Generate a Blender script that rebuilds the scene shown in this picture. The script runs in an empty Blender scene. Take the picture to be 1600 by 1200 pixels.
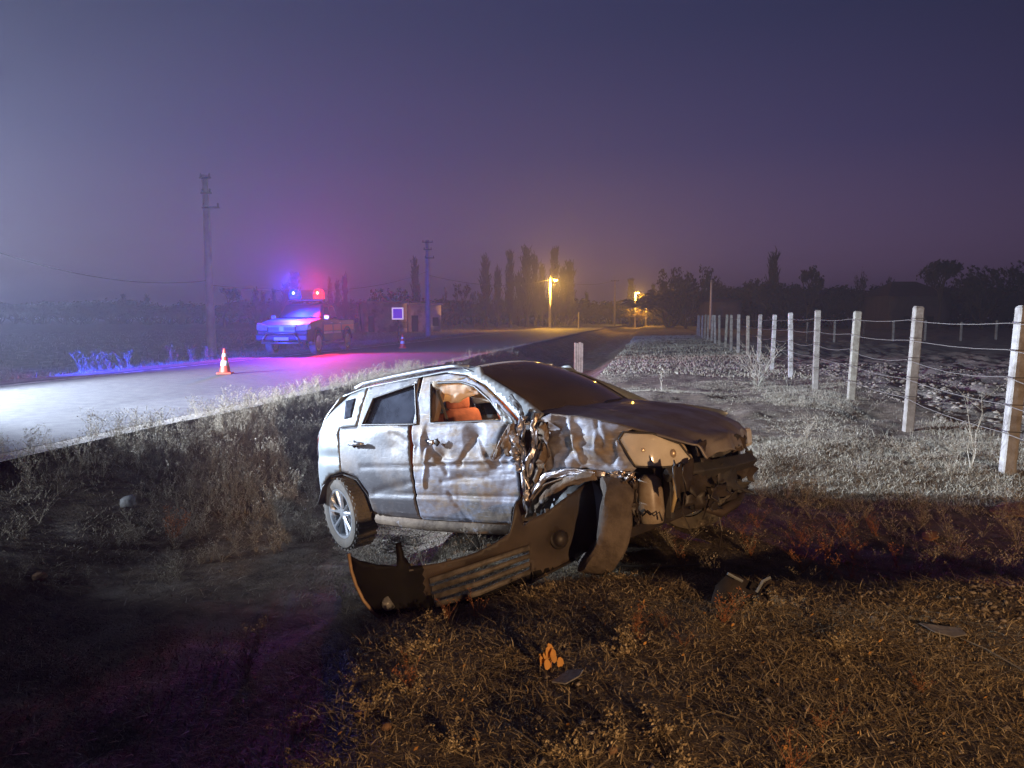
import bpy, bmesh, math, random
import numpy as np
from mathutils import Vector, Matrix, noise
from mathutils.geometry import delaunay_2d_cdt
random.seed(7); rng = np.random.default_rng(7)
S = bpy.context.scene
COL = S.collection
R = math.radians

# ------------------------------------------------------------------ camera
F = 1100.0; CAMZ = 1.6; HOR = 495.0
TH = math.atan(220 / F)            # the road runs along +Y, the camera looks a little left of it
PITCH = math.atan((600 - HOR) / F)
cam = bpy.data.objects.new('camera', bpy.data.cameras.new('camera')); COL.objects.link(cam)
cam.data.sensor_width = 36; cam.data.lens = 36 * F / 1600
cam.data.clip_start = .05; cam.data.clip_end = 3000
cam.location = (0, 0, CAMZ); cam.rotation_euler = (math.pi / 2 - PITCH, 0, TH)
S.camera = cam
S.render.resolution_x = 1024; S.render.resolution_y = 768

# ------------------------------------------------------------------ sky
w = bpy.data.worlds.new('World'); S.world = w; w.use_nodes = True
nt = w.node_tree; nt.nodes.clear()
out = nt.nodes.new('ShaderNodeOutputWorld'); bg = nt.nodes.new('ShaderNodeBackground')
bg2 = nt.nodes.new('ShaderNodeBackground'); ads = nt.nodes.new('ShaderNodeAddShader')
sky = nt.nodes.new('ShaderNodeTexSky'); sky.sky_type = 'NISHITA'; sky.sun_disc = False
sky.sun_elevation = R(-6); sky.sun_rotation = R(-20)
nt.links.new(sky.outputs[0], bg2.inputs[0]); bg2.inputs[1].default_value = .05
tc = nt.nodes.new('ShaderNodeTexCoord'); sx = nt.nodes.new('ShaderNodeSeparateXYZ')
ramp = nt.nodes.new('ShaderNodeValToRGB')
nt.links.new(tc.outputs['Generated'], sx.inputs[0]); nt.links.new(sx.outputs[2], ramp.inputs[0])
cr = ramp.color_ramp
cr.elements[0].position = 0; cr.elements[0].color = (.140, .076, .140, 1)
cr.elements[1].position = .62; cr.elements[1].color = (.009, .014, .066, 1)
for p, c in ((.10, (.098, .060, .138)), (.22, (.042, .035, .110)), (.36, (.019, .023, .078))):
    e = cr.elements.new(p); e.color = (*c, 1)
# town glow: brighter along the road, fading to the right
vm = nt.nodes.new('ShaderNodeVectorMath'); vm.operation = 'DOT_PRODUCT'
ga = R(14); vm.inputs[1].default_value = (-math.sin(ga), math.cos(ga), 0)
nt.links.new(tc.outputs['Generated'], vm.inputs[0])
mr = nt.nodes.new('ShaderNodeMapRange'); mr.inputs[1].default_value = .55; mr.inputs[2].default_value = 1
mr.inputs[3].default_value = .33; mr.inputs[4].default_value = 1.0; mr.interpolation_type = 'SMOOTHSTEP'
nt.links.new(vm.outputs['Value'], mr.inputs[0])
nt.links.new(ramp.outputs[0], bg.inputs[0]); nt.links.new(mr.outputs[0], bg.inputs[1])
nt.links.new(bg.outputs[0], ads.inputs[0]); nt.links.new(bg2.outputs[0], ads.inputs[1])
nt.links.new(ads.outputs[0], out.inputs[0])

# ------------------------------------------------------------------ exposure and render
S.view_settings.view_transform = 'Standard'; S.view_settings.look = 'None'
S.view_settings.exposure = 0; S.view_settings.gamma = 1; S.view_settings.use_curve_mapping = False
S.render.engine = 'CYCLES'
S.cycles.volume_bounces = 0; S.cycles.max_bounces = 6

# ------------------------------------------------------------------ the lamps that light the place
def cw(r, d, z):                                   # camera-aligned ground offsets -> world
    return Vector((r * math.cos(TH) - d * math.sin(TH), r * math.sin(TH) + d * math.cos(TH), z))
def at(px, py, d):                                 # point seen at a pixel of the 1600x1200 photo, d metres ahead
    x = (px - 800) / F; u = -(py - 600) / F
    dep = math.cos(PITCH) + u * math.sin(PITCH); up = -math.sin(PITCH) + u * math.cos(PITCH)
    return cw(x / dep * d, d, CAMZ + up / dep * d)
def lamp(name, kind, loc, power, color, target=None, size=60, blend=.3, rad=.08):
    l = bpy.data.lights.new(name, kind); l.energy = power; l.color = color; l.shadow_soft_size = rad
    o = bpy.data.objects.new(name, l); COL.objects.link(o); o.location = loc
    if kind == 'SPOT':
        l.spot_size = R(size); l.spot_blend = blend
        o.rotation_euler = (Vector(target) - Vector(loc)).to_track_quat('-Z', 'Y').to_euler()
    return o
WHITE = (.74, .84, 1.0); WARM = (1.0, .60, .30)
# service vehicles' lights on the road, out of frame on the left
def dirv(az, el): return Vector((math.cos(R(az)) * math.cos(R(el)), math.sin(R(az)) * math.cos(R(el)), math.sin(R(el))))
L1 = Vector((-7.6, 2.1, 1.35))
lamp('near_work_lamp', 'SPOT', L1, 620, WHITE, L1 + dirv(54, 15), 90, .25, .06)
L2 = cw(-11.6, 10.2, 2.7)
lamp('far_work_lamp', 'SPOT', L2, 7200, WHITE, L2 + dirv(19, 1), 54, .25, .06)
LS = cw(-13.4, 10.0, 2.5); s_, c_ = math.sin(R(22)), math.cos(R(22))
lamp('far_work_lamp_spill', 'SPOT', LS, 46000, (.68, .80, 1.0), LS + cw(c_ * .95, s_ * .95, .33), 108, .3, .15)
B2 = cw(-12.5, 12.5, 1.9)
lamp('roadside_blue_beacon', 'SPOT', B2, 36000, (.02, .05, 1.0), (-13.2, 24, .8), 38, .6, .08)
# yellow street light behind the photographer
lamp('street_light_behind', 'SPOT', (5.6, -6.2, 2.0), 4000, WARM, (4.7, 4.0, .4), 70, .2, .12)

# ------------------------------------------------------------------ helpers
def tag(o, label=None, cat=None, group=None, kind=None):
    if label: o['label'] = label
    if cat: o['category'] = cat
    if group: o['group'] = group
    if kind: o['kind'] = kind
    return o
def empty(name, loc=(0, 0, 0), rz=0, label=None, cat=None, group=None):
    o = bpy.data.objects.new(name, None); COL.objects.link(o); o.location = loc; o.rotation_euler = (0, 0, rz)
    o.empty_display_size = .2
    return tag(o, label, cat, group)
def link(name, me, mat=None, parent=None, smooth=False):
    if mat and not me.materials: me.materials.append(mat)
    if smooth: me.polygons.foreach_set('use_smooth', [True] * len(me.polygons))
    o = bpy.data.objects.new(name, me); COL.objects.link(o)
    if parent: o.parent = parent
    return o
def fast(name, V, Fa, smooth=False):
    V = np.asarray(V, dtype=np.float32); Fa = np.asarray(Fa, dtype=np.int32)
    me = bpy.data.meshes.new(name); n = Fa.shape[1]
    me.vertices.add(len(V)); me.vertices.foreach_set('co', V.ravel())
    me.loops.add(Fa.size); me.loops.foreach_set('vertex_index', Fa.ravel())
    me.polygons.add(len(Fa)); me.polygons.foreach_set('loop_start', np.arange(0, Fa.size, n, dtype=np.int32))
    me.polygons.foreach_set('loop_total', np.full(len(Fa), n, dtype=np.int32))
    if smooth: me.polygons.foreach_set('use_smooth', np.ones(len(Fa), dtype=bool))
    me.update(calc_edges=True); return me
class MB:
    def __init__(s): s.v = []; s.f = []
    def add(s, v, f):
        b = len(s.v); s.v += [tuple(p) for p in v]; s.f += [tuple(i + b for i in q) for q in f]; return s
    def box(s, c, d, rot=None, taper=1.0, bev=0):
        hx, hy, hz = d[0] / 2, d[1] / 2, d[2] / 2; v = []
        for z in (-1, 1):
            t = taper if z > 0 else 1
            for x, y in ((-1, -1), (1, -1), (1, 1), (-1, 1)): v.append(Vector((x * hx * t, y * hy * t, z * hz)))
        if rot is not None: v = [rot @ p for p in v]
        c = Vector(c)
        return s.add([p + c for p in v], [(0, 3, 2, 1), (4, 5, 6, 7), (0, 1, 5, 4), (1, 2, 6, 5), (2, 3, 7, 6), (3, 0, 4, 7)])
    def tube(s, pts, r, n=8, caps=True):
        pts = [Vector(p) for p in pts]; rr = r if isinstance(r, (list, tuple)) else [r] * len(pts)
        v = []; up0 = None
        for i, p in enumerate(pts):
            d = (pts[min(i + 1, len(pts) - 1)] - pts[max(i - 1, 0)])
            d = d.normalized() if d.length > 1e-9 else Vector((0, 0, 1))
            a = Vector((0, 0, 1)) if abs(d.z) < .9 else Vector((1, 0, 0))
            if up0 is not None: a = up0
            x = d.cross(a).normalized(); y = x.cross(d).normalized(); up0 = y
            for k in range(n):
                t = 2 * math.pi * k / n; v.append(p + (x * math.cos(t) + y * math.sin(t)) * rr[i])
        f = []
        for i in range(len(pts) - 1):
            for k in range(n):
                k2 = (k + 1) % n; f.append((i * n + k, i * n + k2, (i + 1) * n + k2, (i + 1) * n + k))
        if caps: f += [tuple(range(n))[::-1], tuple((len(pts) - 1) * n + k for k in range(n))]
        return s.add(v, f)
    def lathe(s, prof, n=24, axis='z', o=(0, 0, 0), close=False):
        v = []; o = Vector(o)
        for r, h in prof:
            for k in range(n):
                t = 2 * math.pi * k / n; a, b = r * math.cos(t), r * math.sin(t)
                v.append(o + (Vector((a, b, h)) if axis == 'z' else Vector((a, h, b)) if axis == 'y' else Vector((h, a, b))))
        f = []; m = len(prof)
        for i in range(m if close else m - 1):
            for k in range(n):
                k2 = (k + 1) % n; j = (i + 1) % m
                f.append((i * n + k, i * n + k2, j * n + k2, j * n + k))
        if not close:
            if prof[0][0] > 1e-4: f.append(tuple(range(n))[::-1])
            if prof[-1][0] > 1e-4: f.append(tuple((m - 1) * n + k for k in range(n)))
        return s.add(v, f)
    def mesh(s, name):
        me = bpy.data.meshes.new(name); me.from_pydata([tuple(p) for p in s.v], [], s.f); me.update(); return me
    def build(s, name, mat, parent=None, smooth=False, bevel=0, seg=2):
        me = s.mesh(name)
        bm = bmesh.new(); bm.from_mesh(me); bmesh.ops.recalc_face_normals(bm, faces=bm.faces); bm.to_mesh(me); bm.free()
        o = link(name, me, mat, parent, smooth)
        if bevel:
            b = o.modifiers.new('bevel', 'BEVEL'); b.width = bevel; b.segments = seg; b.limit_method = 'ANGLE'; b.angle_limit = R(35)
        return o

# value noise for numpy
_G = rng.random((256, 256))
def vn(x, y):
    x = np.asarray(x, float); y = np.asarray(y, float)
    xi = np.floor(x).astype(int); yi = np.floor(y).astype(int); fx = x - xi; fy = y - yi
    fx = fx * fx * (3 - 2 * fx); fy = fy * fy * (3 - 2 * fy)
    g = lambda a, b: _G[a & 255, b & 255]
    return (g(xi, yi) * (1 - fx) + g(xi + 1, yi) * fx) * (1 - fy) + (g(xi, yi + 1) * (1 - fx) + g(xi + 1, yi + 1) * fx) * fy - .5
def sst(x, a, b):
    t = np.clip((x - a) / (b - a), 0, 1); return t * t * (3 - 2 * t)

# ------------------------------------------------------------------ materials
def mat(name, c1, c2=None, rough=.8, metal=0, scale=4, detail=5, lo=.35, hi=.65, bump=0, bscale=None, spec=.5, c3=None, s3=1.0,
        lo3=.5, hi3=.7, coord='Object', emit=None, estr=0, stretch=None, coat=0, rough2=None, scr=None):
    m = bpy.data.materials.new(name); m.use_nodes = True; n = m.node_tree.nodes; l = m.node_tree.links
    b = n['Principled BSDF']; b.inputs['Roughness'].default_value = rough; b.inputs['Metallic'].default_value = metal
    b.inputs['Specular IOR Level'].default_value = spec; b.inputs['Coat Weight'].default_value = coat
    t = n.new('ShaderNodeTexCoord'); src = t.outputs[coord]
    if stretch:
        mp = n.new('ShaderNodeMapping'); mp.inputs['Scale'].default_value = stretch; l.new(src, mp.inputs[0]); src = mp.outputs[0]
    def nz(sc, de=detail):
        q = n.new('ShaderNodeTexNoise'); q.inputs['Scale'].default_value = sc; q.inputs['Detail'].default_value = de
        q.inputs['Roughness'].default_value = .62; l.new(src, q.inputs['Vector']); return q.outputs['Fac']
    def rmp(fac, a, b_):
        q = n.new('ShaderNodeMapRange'); q.inputs[1].default_value = a; q.inputs[2].default_value = b_; l.new(fac, q.inputs[0]); return q.outputs[0]
    def mix(f, a, b_):
        q = n.new('ShaderNodeMix'); q.data_type = 'RGBA'; l.new(f, q.inputs[0])
        for i, v in ((6, a), (7, b_)):
            if isinstance(v, tuple): q.inputs[i].default_value = (*v, 1)
            else: l.new(v, q.inputs[i])
        return q.outputs[2]
    if c2:
        fac = rmp(nz(scale), lo, hi); c = mix(fac, c1, c2)
        if rough2 is not None:
            q = n.new('ShaderNodeMapRange'); q.inputs[3].default_value = rough; q.inputs[4].default_value = rough2; l.new(fac, q.inputs[0]); l.new(q.outputs[0], b.inputs['Roughness'])
        if c3: c = mix(rmp(nz(s3), lo3, hi3), c, c3)
        if scr:
            for (sx_, sz_, off_) in ((5, 90, 0), (14, 160, 4)):
                mp = n.new('ShaderNodeMapping'); mp.inputs['Scale'].default_value = (sx_, 1, sz_); mp.inputs['Rotation'].default_value = (0, .12 + off_ * .05, 0); l.new(t.outputs[coord], mp.inputs[0])
                q = n.new('ShaderNodeTexNoise'); q.inputs['Scale'].default_value = 1; q.inputs['Detail'].default_value = 3; l.new(mp.outputs[0], q.inputs['Vector'])
                c = mix(rmp(q.outputs['Fac'], .66, .76), c, scr)
        l.new(c, b.inputs['Base Color'])
    else: b.inputs['Base Color'].default_value = (*c1, 1)
    if bump:
        q = n.new('ShaderNodeBump'); q.inputs['Strength'].default_value = 1; q.inputs['Distance'].default_value = bump
        l.new(nz(bscale or scale * 4, 6), q.inputs['Height']); l.new(q.outputs[0], b.inputs['Normal'])
    if emit:
        b.inputs['Emission Color'].default_value = (*emit, 1); b.inputs['Emission Strength'].default_value = estr
    return m
def mat_island(name, cols, rough=.85, trans=0):
    m = bpy.data.materials.new(name); m.use_nodes = True; n = m.node_tree.nodes; l = m.node_tree.links
    b = n['Principled BSDF']; b.inputs['Roughness'].default_value = rough; b.inputs['Specular IOR Level'].default_value = .3
    g = n.new('ShaderNodeNewGeometry'); r = n.new('ShaderNodeValToRGB'); l.new(g.outputs['Random Per Island'], r.inputs[0])
    r.color_ramp.elements[0].color = (*cols[0], 1); r.color_ramp.elements[-1].color = (*cols[-1], 1)
    for i, c in enumerate(cols[1:-1]): e = r.color_ramp.elements.new((i + 1) / (len(cols) - 1)); e.color = (*c, 1)
    l.new(r.outputs[0], b.inputs['Base Color']); return m

M = {}
M['soil'] = mat('dry_soil', (.22, .17, .115), (.10, .075, .05), .95, scale=7, bump=.045, bscale=38, c3=(.30, .26, .20), s3=2.2)
M['asphalt'] = mat('asphalt', (.095, .094, .09), (.05, .05, .052), .75, scale=5, bump=.007, bscale=70, c3=(.115, .11, .10), s3=.35, lo3=.55, hi3=.75)
M['paint_line'] = mat('road_line_paint', (.55, .55, .52), (.12, .12, .12), .7, scale=3, lo=.48, hi=.62)
M['gravel'] = mat('gravel_shoulder', (.30, .27, .23), (.13, .115, .10), .95, scale=30, bump=.01, bscale=60)
M['straw'] = mat_island('dry_grass', [(.26, .19, .10), (.44, .34, .19), (.14, .10, .055), (.60, .50, .32), (.20, .14, .07)])
M['straw_pale'] = mat_island('pale_dry_grass', [(.30, .26, .18), (.44, .40, .31), (.18, .15, .10), (.52, .49, .40)])
M['weed'] = mat_island('dry_weed', [(.25, .21, .14), (.40, .35, .26), (.15, .115, .075), (.50, .46, .37)])
M['rust_weed'] = mat_island('rust_brown_weed', [(.30, .12, .05), (.45, .20, .09), (.20, .08, .04)])
M['leaf_orange'] = mat_island('orange_leaf', [(.55, .26, .06), (.62, .32, .09), (.45, .20, .05)])
M['bark'] = mat('bark', (.075, .058, .045), (.035, .028, .022), .9, scale=3)
M['twig'] = mat('twigs', (.055, .04, .034), (.03, .024, .02), .9, scale=1)
M['leafdark'] = mat_island('dark_foliage', [(.04, .035, .022), (.07, .055, .03), (.03, .03, .018)])
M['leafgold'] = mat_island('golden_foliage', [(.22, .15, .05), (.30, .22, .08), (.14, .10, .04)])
M['concrete'] = mat('pale_concrete', (.38, .36, .335), (.25, .23, .205), .85, scale=9, bump=.004, bscale=60, c3=(.20, .175, .145), s3=3.5, lo3=.5, hi3=.7)
M['wire'] = mat('galvanised_wire', (.30, .27, .24), rough=.6, metal=.5)
M['darkmetal'] = mat('dark_steel', (.06, .06, .065), (.10, .09, .08), .6, .4, scale=12)
M['clod'] = mat_island('soil_clods', [(.20, .17, .13), (.28, .24, .19), (.13, .105, .08), (.35, .31, .26)])
M['stone'] = mat_island('pale_stones', [(.26, .22, .17), (.36, .31, .25), (.18, .14, .10), (.46, .42, .36)])

# ------------------------------------------------------------------ ground
RZ = .20                                            # road level
def height(x, y):
    x = np.asarray(x, float); y = np.asarray(y, float)
    left = np.where(x < -13.9, RZ - .06 - .22 * sst(-x, 14.2, 16.5), RZ - .035)
    edge = -6.35 + .12 * vn(x * 0 + 3.3, y * .6)
    far = sst(y, 30, 60)                            # the ditch shallows with distance
    dz = (-.60) * (1 - .45 * far)
    bank = .55 * sst(x, -6.6, -4.2) + .45 * np.clip((x + 6.4) / 2.1, 0, 1)
    rise = sst(x, -2.45 + .35 * vn(y * .5, 5.1), -1.15 + .35 * vn(y * .5, 9.7))
    yr = 4.05 + .16 * x
    flat = -.03 + .09 * np.exp(-((y - yr + .25) / .5) ** 2) * sst(x, -.2, 1.2) - .17 * sst(y, yr, yr + .7) * (1 - sst(y, 7.4, 8.6))
    flat = flat - .13 * np.exp(-((x + 1.15) / .55) ** 2 - ((y - 3.85) / .35) ** 2)
    ditch = RZ - .035 + bank * (dz - RZ + .035)
    right = ditch + rise * (flat - ditch)
    h = np.where(x < -6.4, left, right)
    rough = sst(np.abs(x + 9.9), 3.75, 4.4)
    n = vn(x * .35, y * .35) * .16 + vn(x * 1.1 + 7, y * 1.1) * .09 + vn(x * 3 + 3, y * 3) * .045 + vn(x * 8, y * 8) * .018
    # plough ridges beyond the fence
    fld = sst(x, 4.6, 6.0) * (1 - sst(y, 60, 90))
    pl = (np.abs(vn(x * 1.9 + y * .25, y * .55)) * .30 + np.abs(vn(x * 4.5, y * 3.5 + 4)) * .20 - .15) * fld
    near = sst(x, -1.0, .5) * np.exp(-(y / 9) ** 2)
    return h + rough * (n * (1 - .35 * near) + pl)
def axis(lo, hi, segs):
    a = [lo]
    for end, st in segs:
        while a[-1] < end - 1e-6: a.append(min(end, a[-1] + st(a[-1]) if callable(st) else min(end, a[-1] + st)))
    return np.array(a)
xs = axis(-700, 700, [(-100, 40), (-40, 6), (-20, 1.2), (-14.5, .4), (-13.2, .1), (-6.5, .5), (4.5, .05), (14, .09), (30, .4), (100, 4), (700, 40)])
ys = axis(-60, 900, [(-4, 4), (1.5, .4), (9, .05), (18, .09), (34, .25), (70, 1), (160, 6), (900, 60)])
X, Y = np.meshgrid(xs, ys); Z = height(X, Y)
ny, nx = X.shape; idx = np.arange(nx * ny).reshape(ny, nx)
quads = np.stack([idx[:-1, :-1], idx[:-1, 1:], idx[1:, 1:], idx[1:, :-1]], -1).reshape(-1, 4)
g = link('ground', fast('ground', np.stack([X, Y, Z], -1).reshape(-1, 3), quads, True), M['soil']); tag(g, kind='structure')
g.data.materials.append(mat('ploughed_clay', (.34, .30, .25), (.17, .145, .115), .95, scale=1.3, bump=.03, bscale=18))
cx_ = (X[:-1, :-1] + X[1:, 1:]) / 2 + .25 * vn(Y[:-1, :-1] * 1.5, Y[:-1, :-1] * 0 + 2); g.data.polygons.foreach_set('material_index', (cx_ > 5.0).astype(np.int32).ravel())
def H(x, y): return float(height(x, y))

def strip(name, x0, x1, z, mt, y0=-60, y1=420, n=120, jag=0, kind='structure', cols=2):
    ysn = np.concatenate([np.arange(y0, 60, 1.0 if jag else 4), np.linspace(60, y1, n)])
    V = []; nc = cols
    for yy in ysn:
        a = x0 + (jag * vn(yy * 1.3, 1.7) if jag else 0); b = x1 + (jag * vn(yy * 1.1, 7.7) if jag else 0)
        for k in range(nc): V.append((a + (b - a) * k / (nc - 1), yy, z))
    Q = [(i * nc + k, i * nc + k + 1, (i + 1) * nc + k + 1, (i + 1) * nc + k) for i in range(len(ysn) - 1) for k in range(nc - 1)]
    o = link(name, fast(name, V, Q), mt); o['kind'] = kind; return o
strip('gravel_shoulder', -6.62, -6.2, RZ - .004, M['gravel'], jag=.35)
strip('far_gravel_shoulder', -14.1, -13.1, RZ - .004, M['gravel'], jag=.4)
strip('road', -13.35, -6.55, RZ, M['asphalt'], jag=.12, cols=6)
strip('far_edge_line', -13.02, -12.88, RZ + .005, M['paint_line'])
# yellow-lit side road / verge that swings right at the far lamps
V = [(-12, 95, .205), (-6, 95, .205), (-12, 150, .205), (-4.5, 130, .205), (-10, 260, .205), (9, 190, .205), (0, 300, .205), (20, 250, .205)]
o = link('side_road', fast('side_road', V, [(0, 1, 3, 2), (2, 3, 5, 4), (4, 5, 7, 6)]), M['asphalt']); o['kind'] = 'structure'
# low hill at far left
V = []; Q = []
for i in range(60):
    a = R(100 + i * 1.3); r = 720
    hh = 10 + 16 * math.exp(-((i - 48) / 14) ** 2) + 3 * float(vn(i * .2, 2))
    V += [(r * math.cos(a), r * math.sin(a), -5), (r * math.cos(a) * 1.1, r * math.sin(a) * 1.1, hh), (r * math.cos(a) * 1.35, r * math.sin(a) * 1.35, -5)]
    if i: b = (i - 1) * 3; Q += [(b, b + 3, b + 4, b + 1), (b + 1, b + 4, b + 5, b + 2)]
o = link('hill', fast('hill', V, Q, True), mat('hill_earth', (.08, .07, .06), (.05, .045, .04), .95, scale=.02)); o['kind'] = 'structure'

# ------------------------------------------------------------------ grass, weeds, stones
def blades(P, hgt, wid, lean=.6, curl=.5):
    n = len(P); P = np.asarray(P); a = rng.random(n) * 2 * math.pi; b = rng.random(n) * 2 * math.pi
    hgt = hgt * (.5 + rng.random(n)); ln = lean * rng.random(n) * hgt
    side = np.stack([np.cos(a), np.sin(a), 0 * a], 1) * (wid * (.6 + .8 * rng.random(n)))[:, None]
    d = np.stack([np.cos(b), np.sin(b), 0 * b], 1)
    m = P + d * (ln * .4)[:, None] + np.stack([0 * a, 0 * a, hgt * .55], 1)
    t = P + d * (ln * (1 + curl))[:, None] + np.stack([0 * a, 0 * a, hgt], 1)
    V = np.stack([P - side, P + side, m - side * .8, m + side * .8, t], 1).reshape(-1, 3)
    i = np.arange(n)[:, None] * 5
    T = np.concatenate([i + np.array([0, 1, 3]), i + np.array([0, 3, 2]), i + np.array([2, 3, 4])], 0)
    return V, T
def pts(n, x0, x1, y0, y1, dens=None, sink=.01):
    x = rng.uniform(x0, x1, n); y = rng.uniform(y0, y1, n)
    if dens is not None: k = rng.random(n) < dens(x, y); x = x[k]; y = y[k]
    return np.stack([x, y, height(x, y) - sink], 1)
def join(parts):
    V = []; T = []; b = 0
    for v, t in parts: V.append(v); T.append(t + b); b += len(v)
    return np.concatenate(V), np.concatenate(T)
def stuff(name, parts, mt, label, cat):
    V, T = join(parts); return tag(link(name, fast(name, V, T), mt), label, cat, kind='stuff')
patch = lambda s, lo, hi, ox=0: (lambda x, y: sst(vn(x * s + ox, y * s + ox * .7) + vn(x * s * 3, y * s * 3 + ox) * .5, lo, hi))
# foreground litter: short flattened grass
p1 = pts(260000, -2.3, 4.2, 1.9, 4.9, lambda x, y: .30 + .70 * patch(1.6, -.12, .2, 3)(x, y))
p2 = pts(60000, -1.5, 6.0, 4.4, 8.2, lambda x, y: .05 + .35 * patch(1.2, -.05, .25, 8)(x, y))
stuff('foreground_grass', [blades(p1, .022, .0030, 2.6, .9), blades(p1[::30], .05, .0018, 1.8), blades(p2, .02, .0035, 3)], M['straw'],
      'matted short dry brown grass covering the earth in the foreground', 'grass')
p3 = pts(80000, -1.6, 3.6, 8.2, 20, lambda x, y: .06 + .9 * patch(.8, -.05, .2, 1)(x, y))
p4 = pts(26000, -1.5, 4.3, 20, 62)
p5 = pts(70000, 2.2, 4.8, 7.3, 20, lambda x, y: .05 + .9 * patch(.9, -.03, .2, 5)(x, y))
p5b = pts(22000, 1.2, 4.6, 7.0, 10.2)
stuff('verge_grass', [blades(p3, .03, .0035, 2.2), blades(p4, .07, .014, 1.4), blades(p5, .04, .0024, 1.8), blades(p5[::18], .13, .002, .9), blades(p5b, .04, .0026, 1.8)], M['straw_pale'],
      'pale frosty dry grass on the flat verge beside the wire fence', 'grass')
p6 = pts(60000, -6.35, -1.4, 2.2, 9, lambda x, y: .15 + .55 * patch(1.0, -.05, .25, 2)(x, y))
p7 = pts(50000, -6.5, -4.2, 6.5, 36, lambda x, y: .35 + .6 * patch(.8, -.1, .2, 6)(x, y))
p7b = pts(14000, -6.45, -5.6, 5.0, 20)
stuff('ditch_grass', [blades(p6, .03, .004, 2.2), blades(p7, .07, .0035, 1.6), blades(p7b, .05, .003, 1.4)], M['weed'],
      'dry grass covering the roadside bank and ditch left of the wreck', 'grass')
p8 = pts(26000, -19, -13.7, 8, 60, lambda x, y: .3 + .7 * patch(.7, -.1, .2, 9)(x, y))
p9 = pts(16000, -60, -15, 10, 110)
stuff('field_grass', [blades(p8, .13, .006, .9), blades(p9, .14, .014, .9)], M['weed'], 'scrubby dry grass on the far side of the road', 'grass')
p10 = pts(9000, -14, -6, 96, 180, lambda x, y: (np.abs(x + 9.9) > 4.0) * 1.0)
stuff('distant_verge_grass', [blades(p10, .9, .06, .5)], M['straw_pale'], 'tall dry grass lit yellow beneath the distant street lamp', 'grass')

def twig_mesh(segs, leaves=None):
    """segs: (p0,p1,r0,r1) three sided; leaves: (p, size, quaternion-ish normal)"""
    V = []; T = []
    for p0, p1, r0, r1 in segs:
        d = (p1 - p0); d = d.normalized() if d.length > 1e-6 else Vector((0, 0, 1))
        a = d.orthogonal().normalized(); b_ = d.cross(a); b0 = len(V)
        for p, r in ((p0, r0), (p1, r1)):
            for k in range(3):
                t = 2.0944 * k; V.append(p + (a * math.cos(t) + b_ * math.sin(t)) * r)
        for k in range(3):
            j = (k + 1) % 3; T += [(b0 + k, b0 + j, b0 + 3 + j), (b0 + k, b0 + 3 + j, b0 + 3 + k)]
    for p, s in (leaves or []):
        n = Vector((random.uniform(-1, 1), random.uniform(-1, 1), random.uniform(-1, 1))).normalized(); a = n.orthogonal().normalized(); c = n.cross(a)
        b0 = len(V); V += [p - a * s, p + c * s * .55, p + a * s, p - c * s * .55]; T += [(b0, b0 + 1, b0 + 2), (b0, b0 + 2, b0 + 3)]
    return np.array([tuple(v) for v in V]), np.array(T)
def weed(h=.4, stems=5, sub=5, spread=.5, leaf=.008, lpt=3, r=.0025, seed=0):
    random.seed(seed); segs = []; lv = []
    for s in range(stems):
        a = random.uniform(0, 6.283); sp = spread * random.uniform(.3, 1); hh = h * random.uniform(.6, 1)
        prev = Vector((0, 0, 0)); n = 4
        for i in range(1, n + 1):
            t = i / n
            p = Vector((math.cos(a) * sp * hh * t ** 1.3, math.sin(a) * sp * hh * t ** 1.3, hh * t)) + Vector((random.gauss(0, .02), random.gauss(0, .02), 0)) * h
            segs.append((prev, p, r * (1.1 - t * .7), r * (1.05 - t * .8)))
            if i > 1 or random.random() < .5:
                for q in range(max(1, sub // n + (random.random() < .5))):
                    a2 = random.uniform(0, 6.283); L = hh * random.uniform(.12, .32)
                    e = prev.lerp(p, random.random()); e2 = e + Vector((math.cos(a2) * .7, math.sin(a2) * .7, random.uniform(.4, 1))) * L
                    segs.append((e, e2, r * .55, r * .35))
                    for _ in range(lpt): lv.append((e.lerp(e2, random.uniform(.3, 1.05)) + Vector((random.gauss(0, 1), random.gauss(0, 1), random.gauss(0, 1))) * leaf, leaf * random.uniform(.6, 1.3)))
            prev = p
        for _ in range(lpt): lv.append((prev + Vector((random.gauss(0, 1), random.gauss(0, 1), random.gauss(0, 1))) * leaf * 1.2, leaf))
    return twig_mesh(segs, lv)
def scatter(variants, P, s0=.7, s1=1.3):
    res = []
    for p in P:
        v, t = variants[int(rng.integers(len(variants)))]; a = rng.random() * 6.283; s = s0 + (s1 - s0) * rng.random()
        ca, sa = math.cos(a) * s, math.sin(a) * s
        w_ = np.stack([v[:, 0] * ca - v[:, 1] * sa, v[:, 0] * sa + v[:, 1] * ca, v[:, 2] * s], 1) + p
        res.append((w_, t))
    return res
WV = [weed(.42, 5, 6, .45, .009, 3, .0022, i) for i in range(5)]
WS = [weed(.24, 7, 4, .9, .007, 3, .002, 20 + i) for i in range(4)]
bankP = np.concatenate([pts(900, -6.3, -4.6, 7.0, 16, patch(.8, -.2, .1, 4)), pts(420, -5.4, -3.3, 6.2, 11.5), pts(120, -6.3, -5.6, 9, 30), pts(200, -5.6, -1.8, 8.5, 16), pts(420, -6.45, -5.6, 5.5, 18)])
stuff('bank_weeds', scatter(WV, bankP, .35, .95), M['weed'], 'seedy dry weeds crowding the roadside bank behind the wreck', 'weeds')
lowP = np.concatenate([pts(430, -6.2, -2.2, 3.4, 7.5, patch(.9, -.02, .2, 7)), pts(260, 1.5, 5.6, 5.0, 9.5, patch(1, 0, .2, 2)), pts(110, -2.4, 1.6, 4.6, 8.6)])
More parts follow.
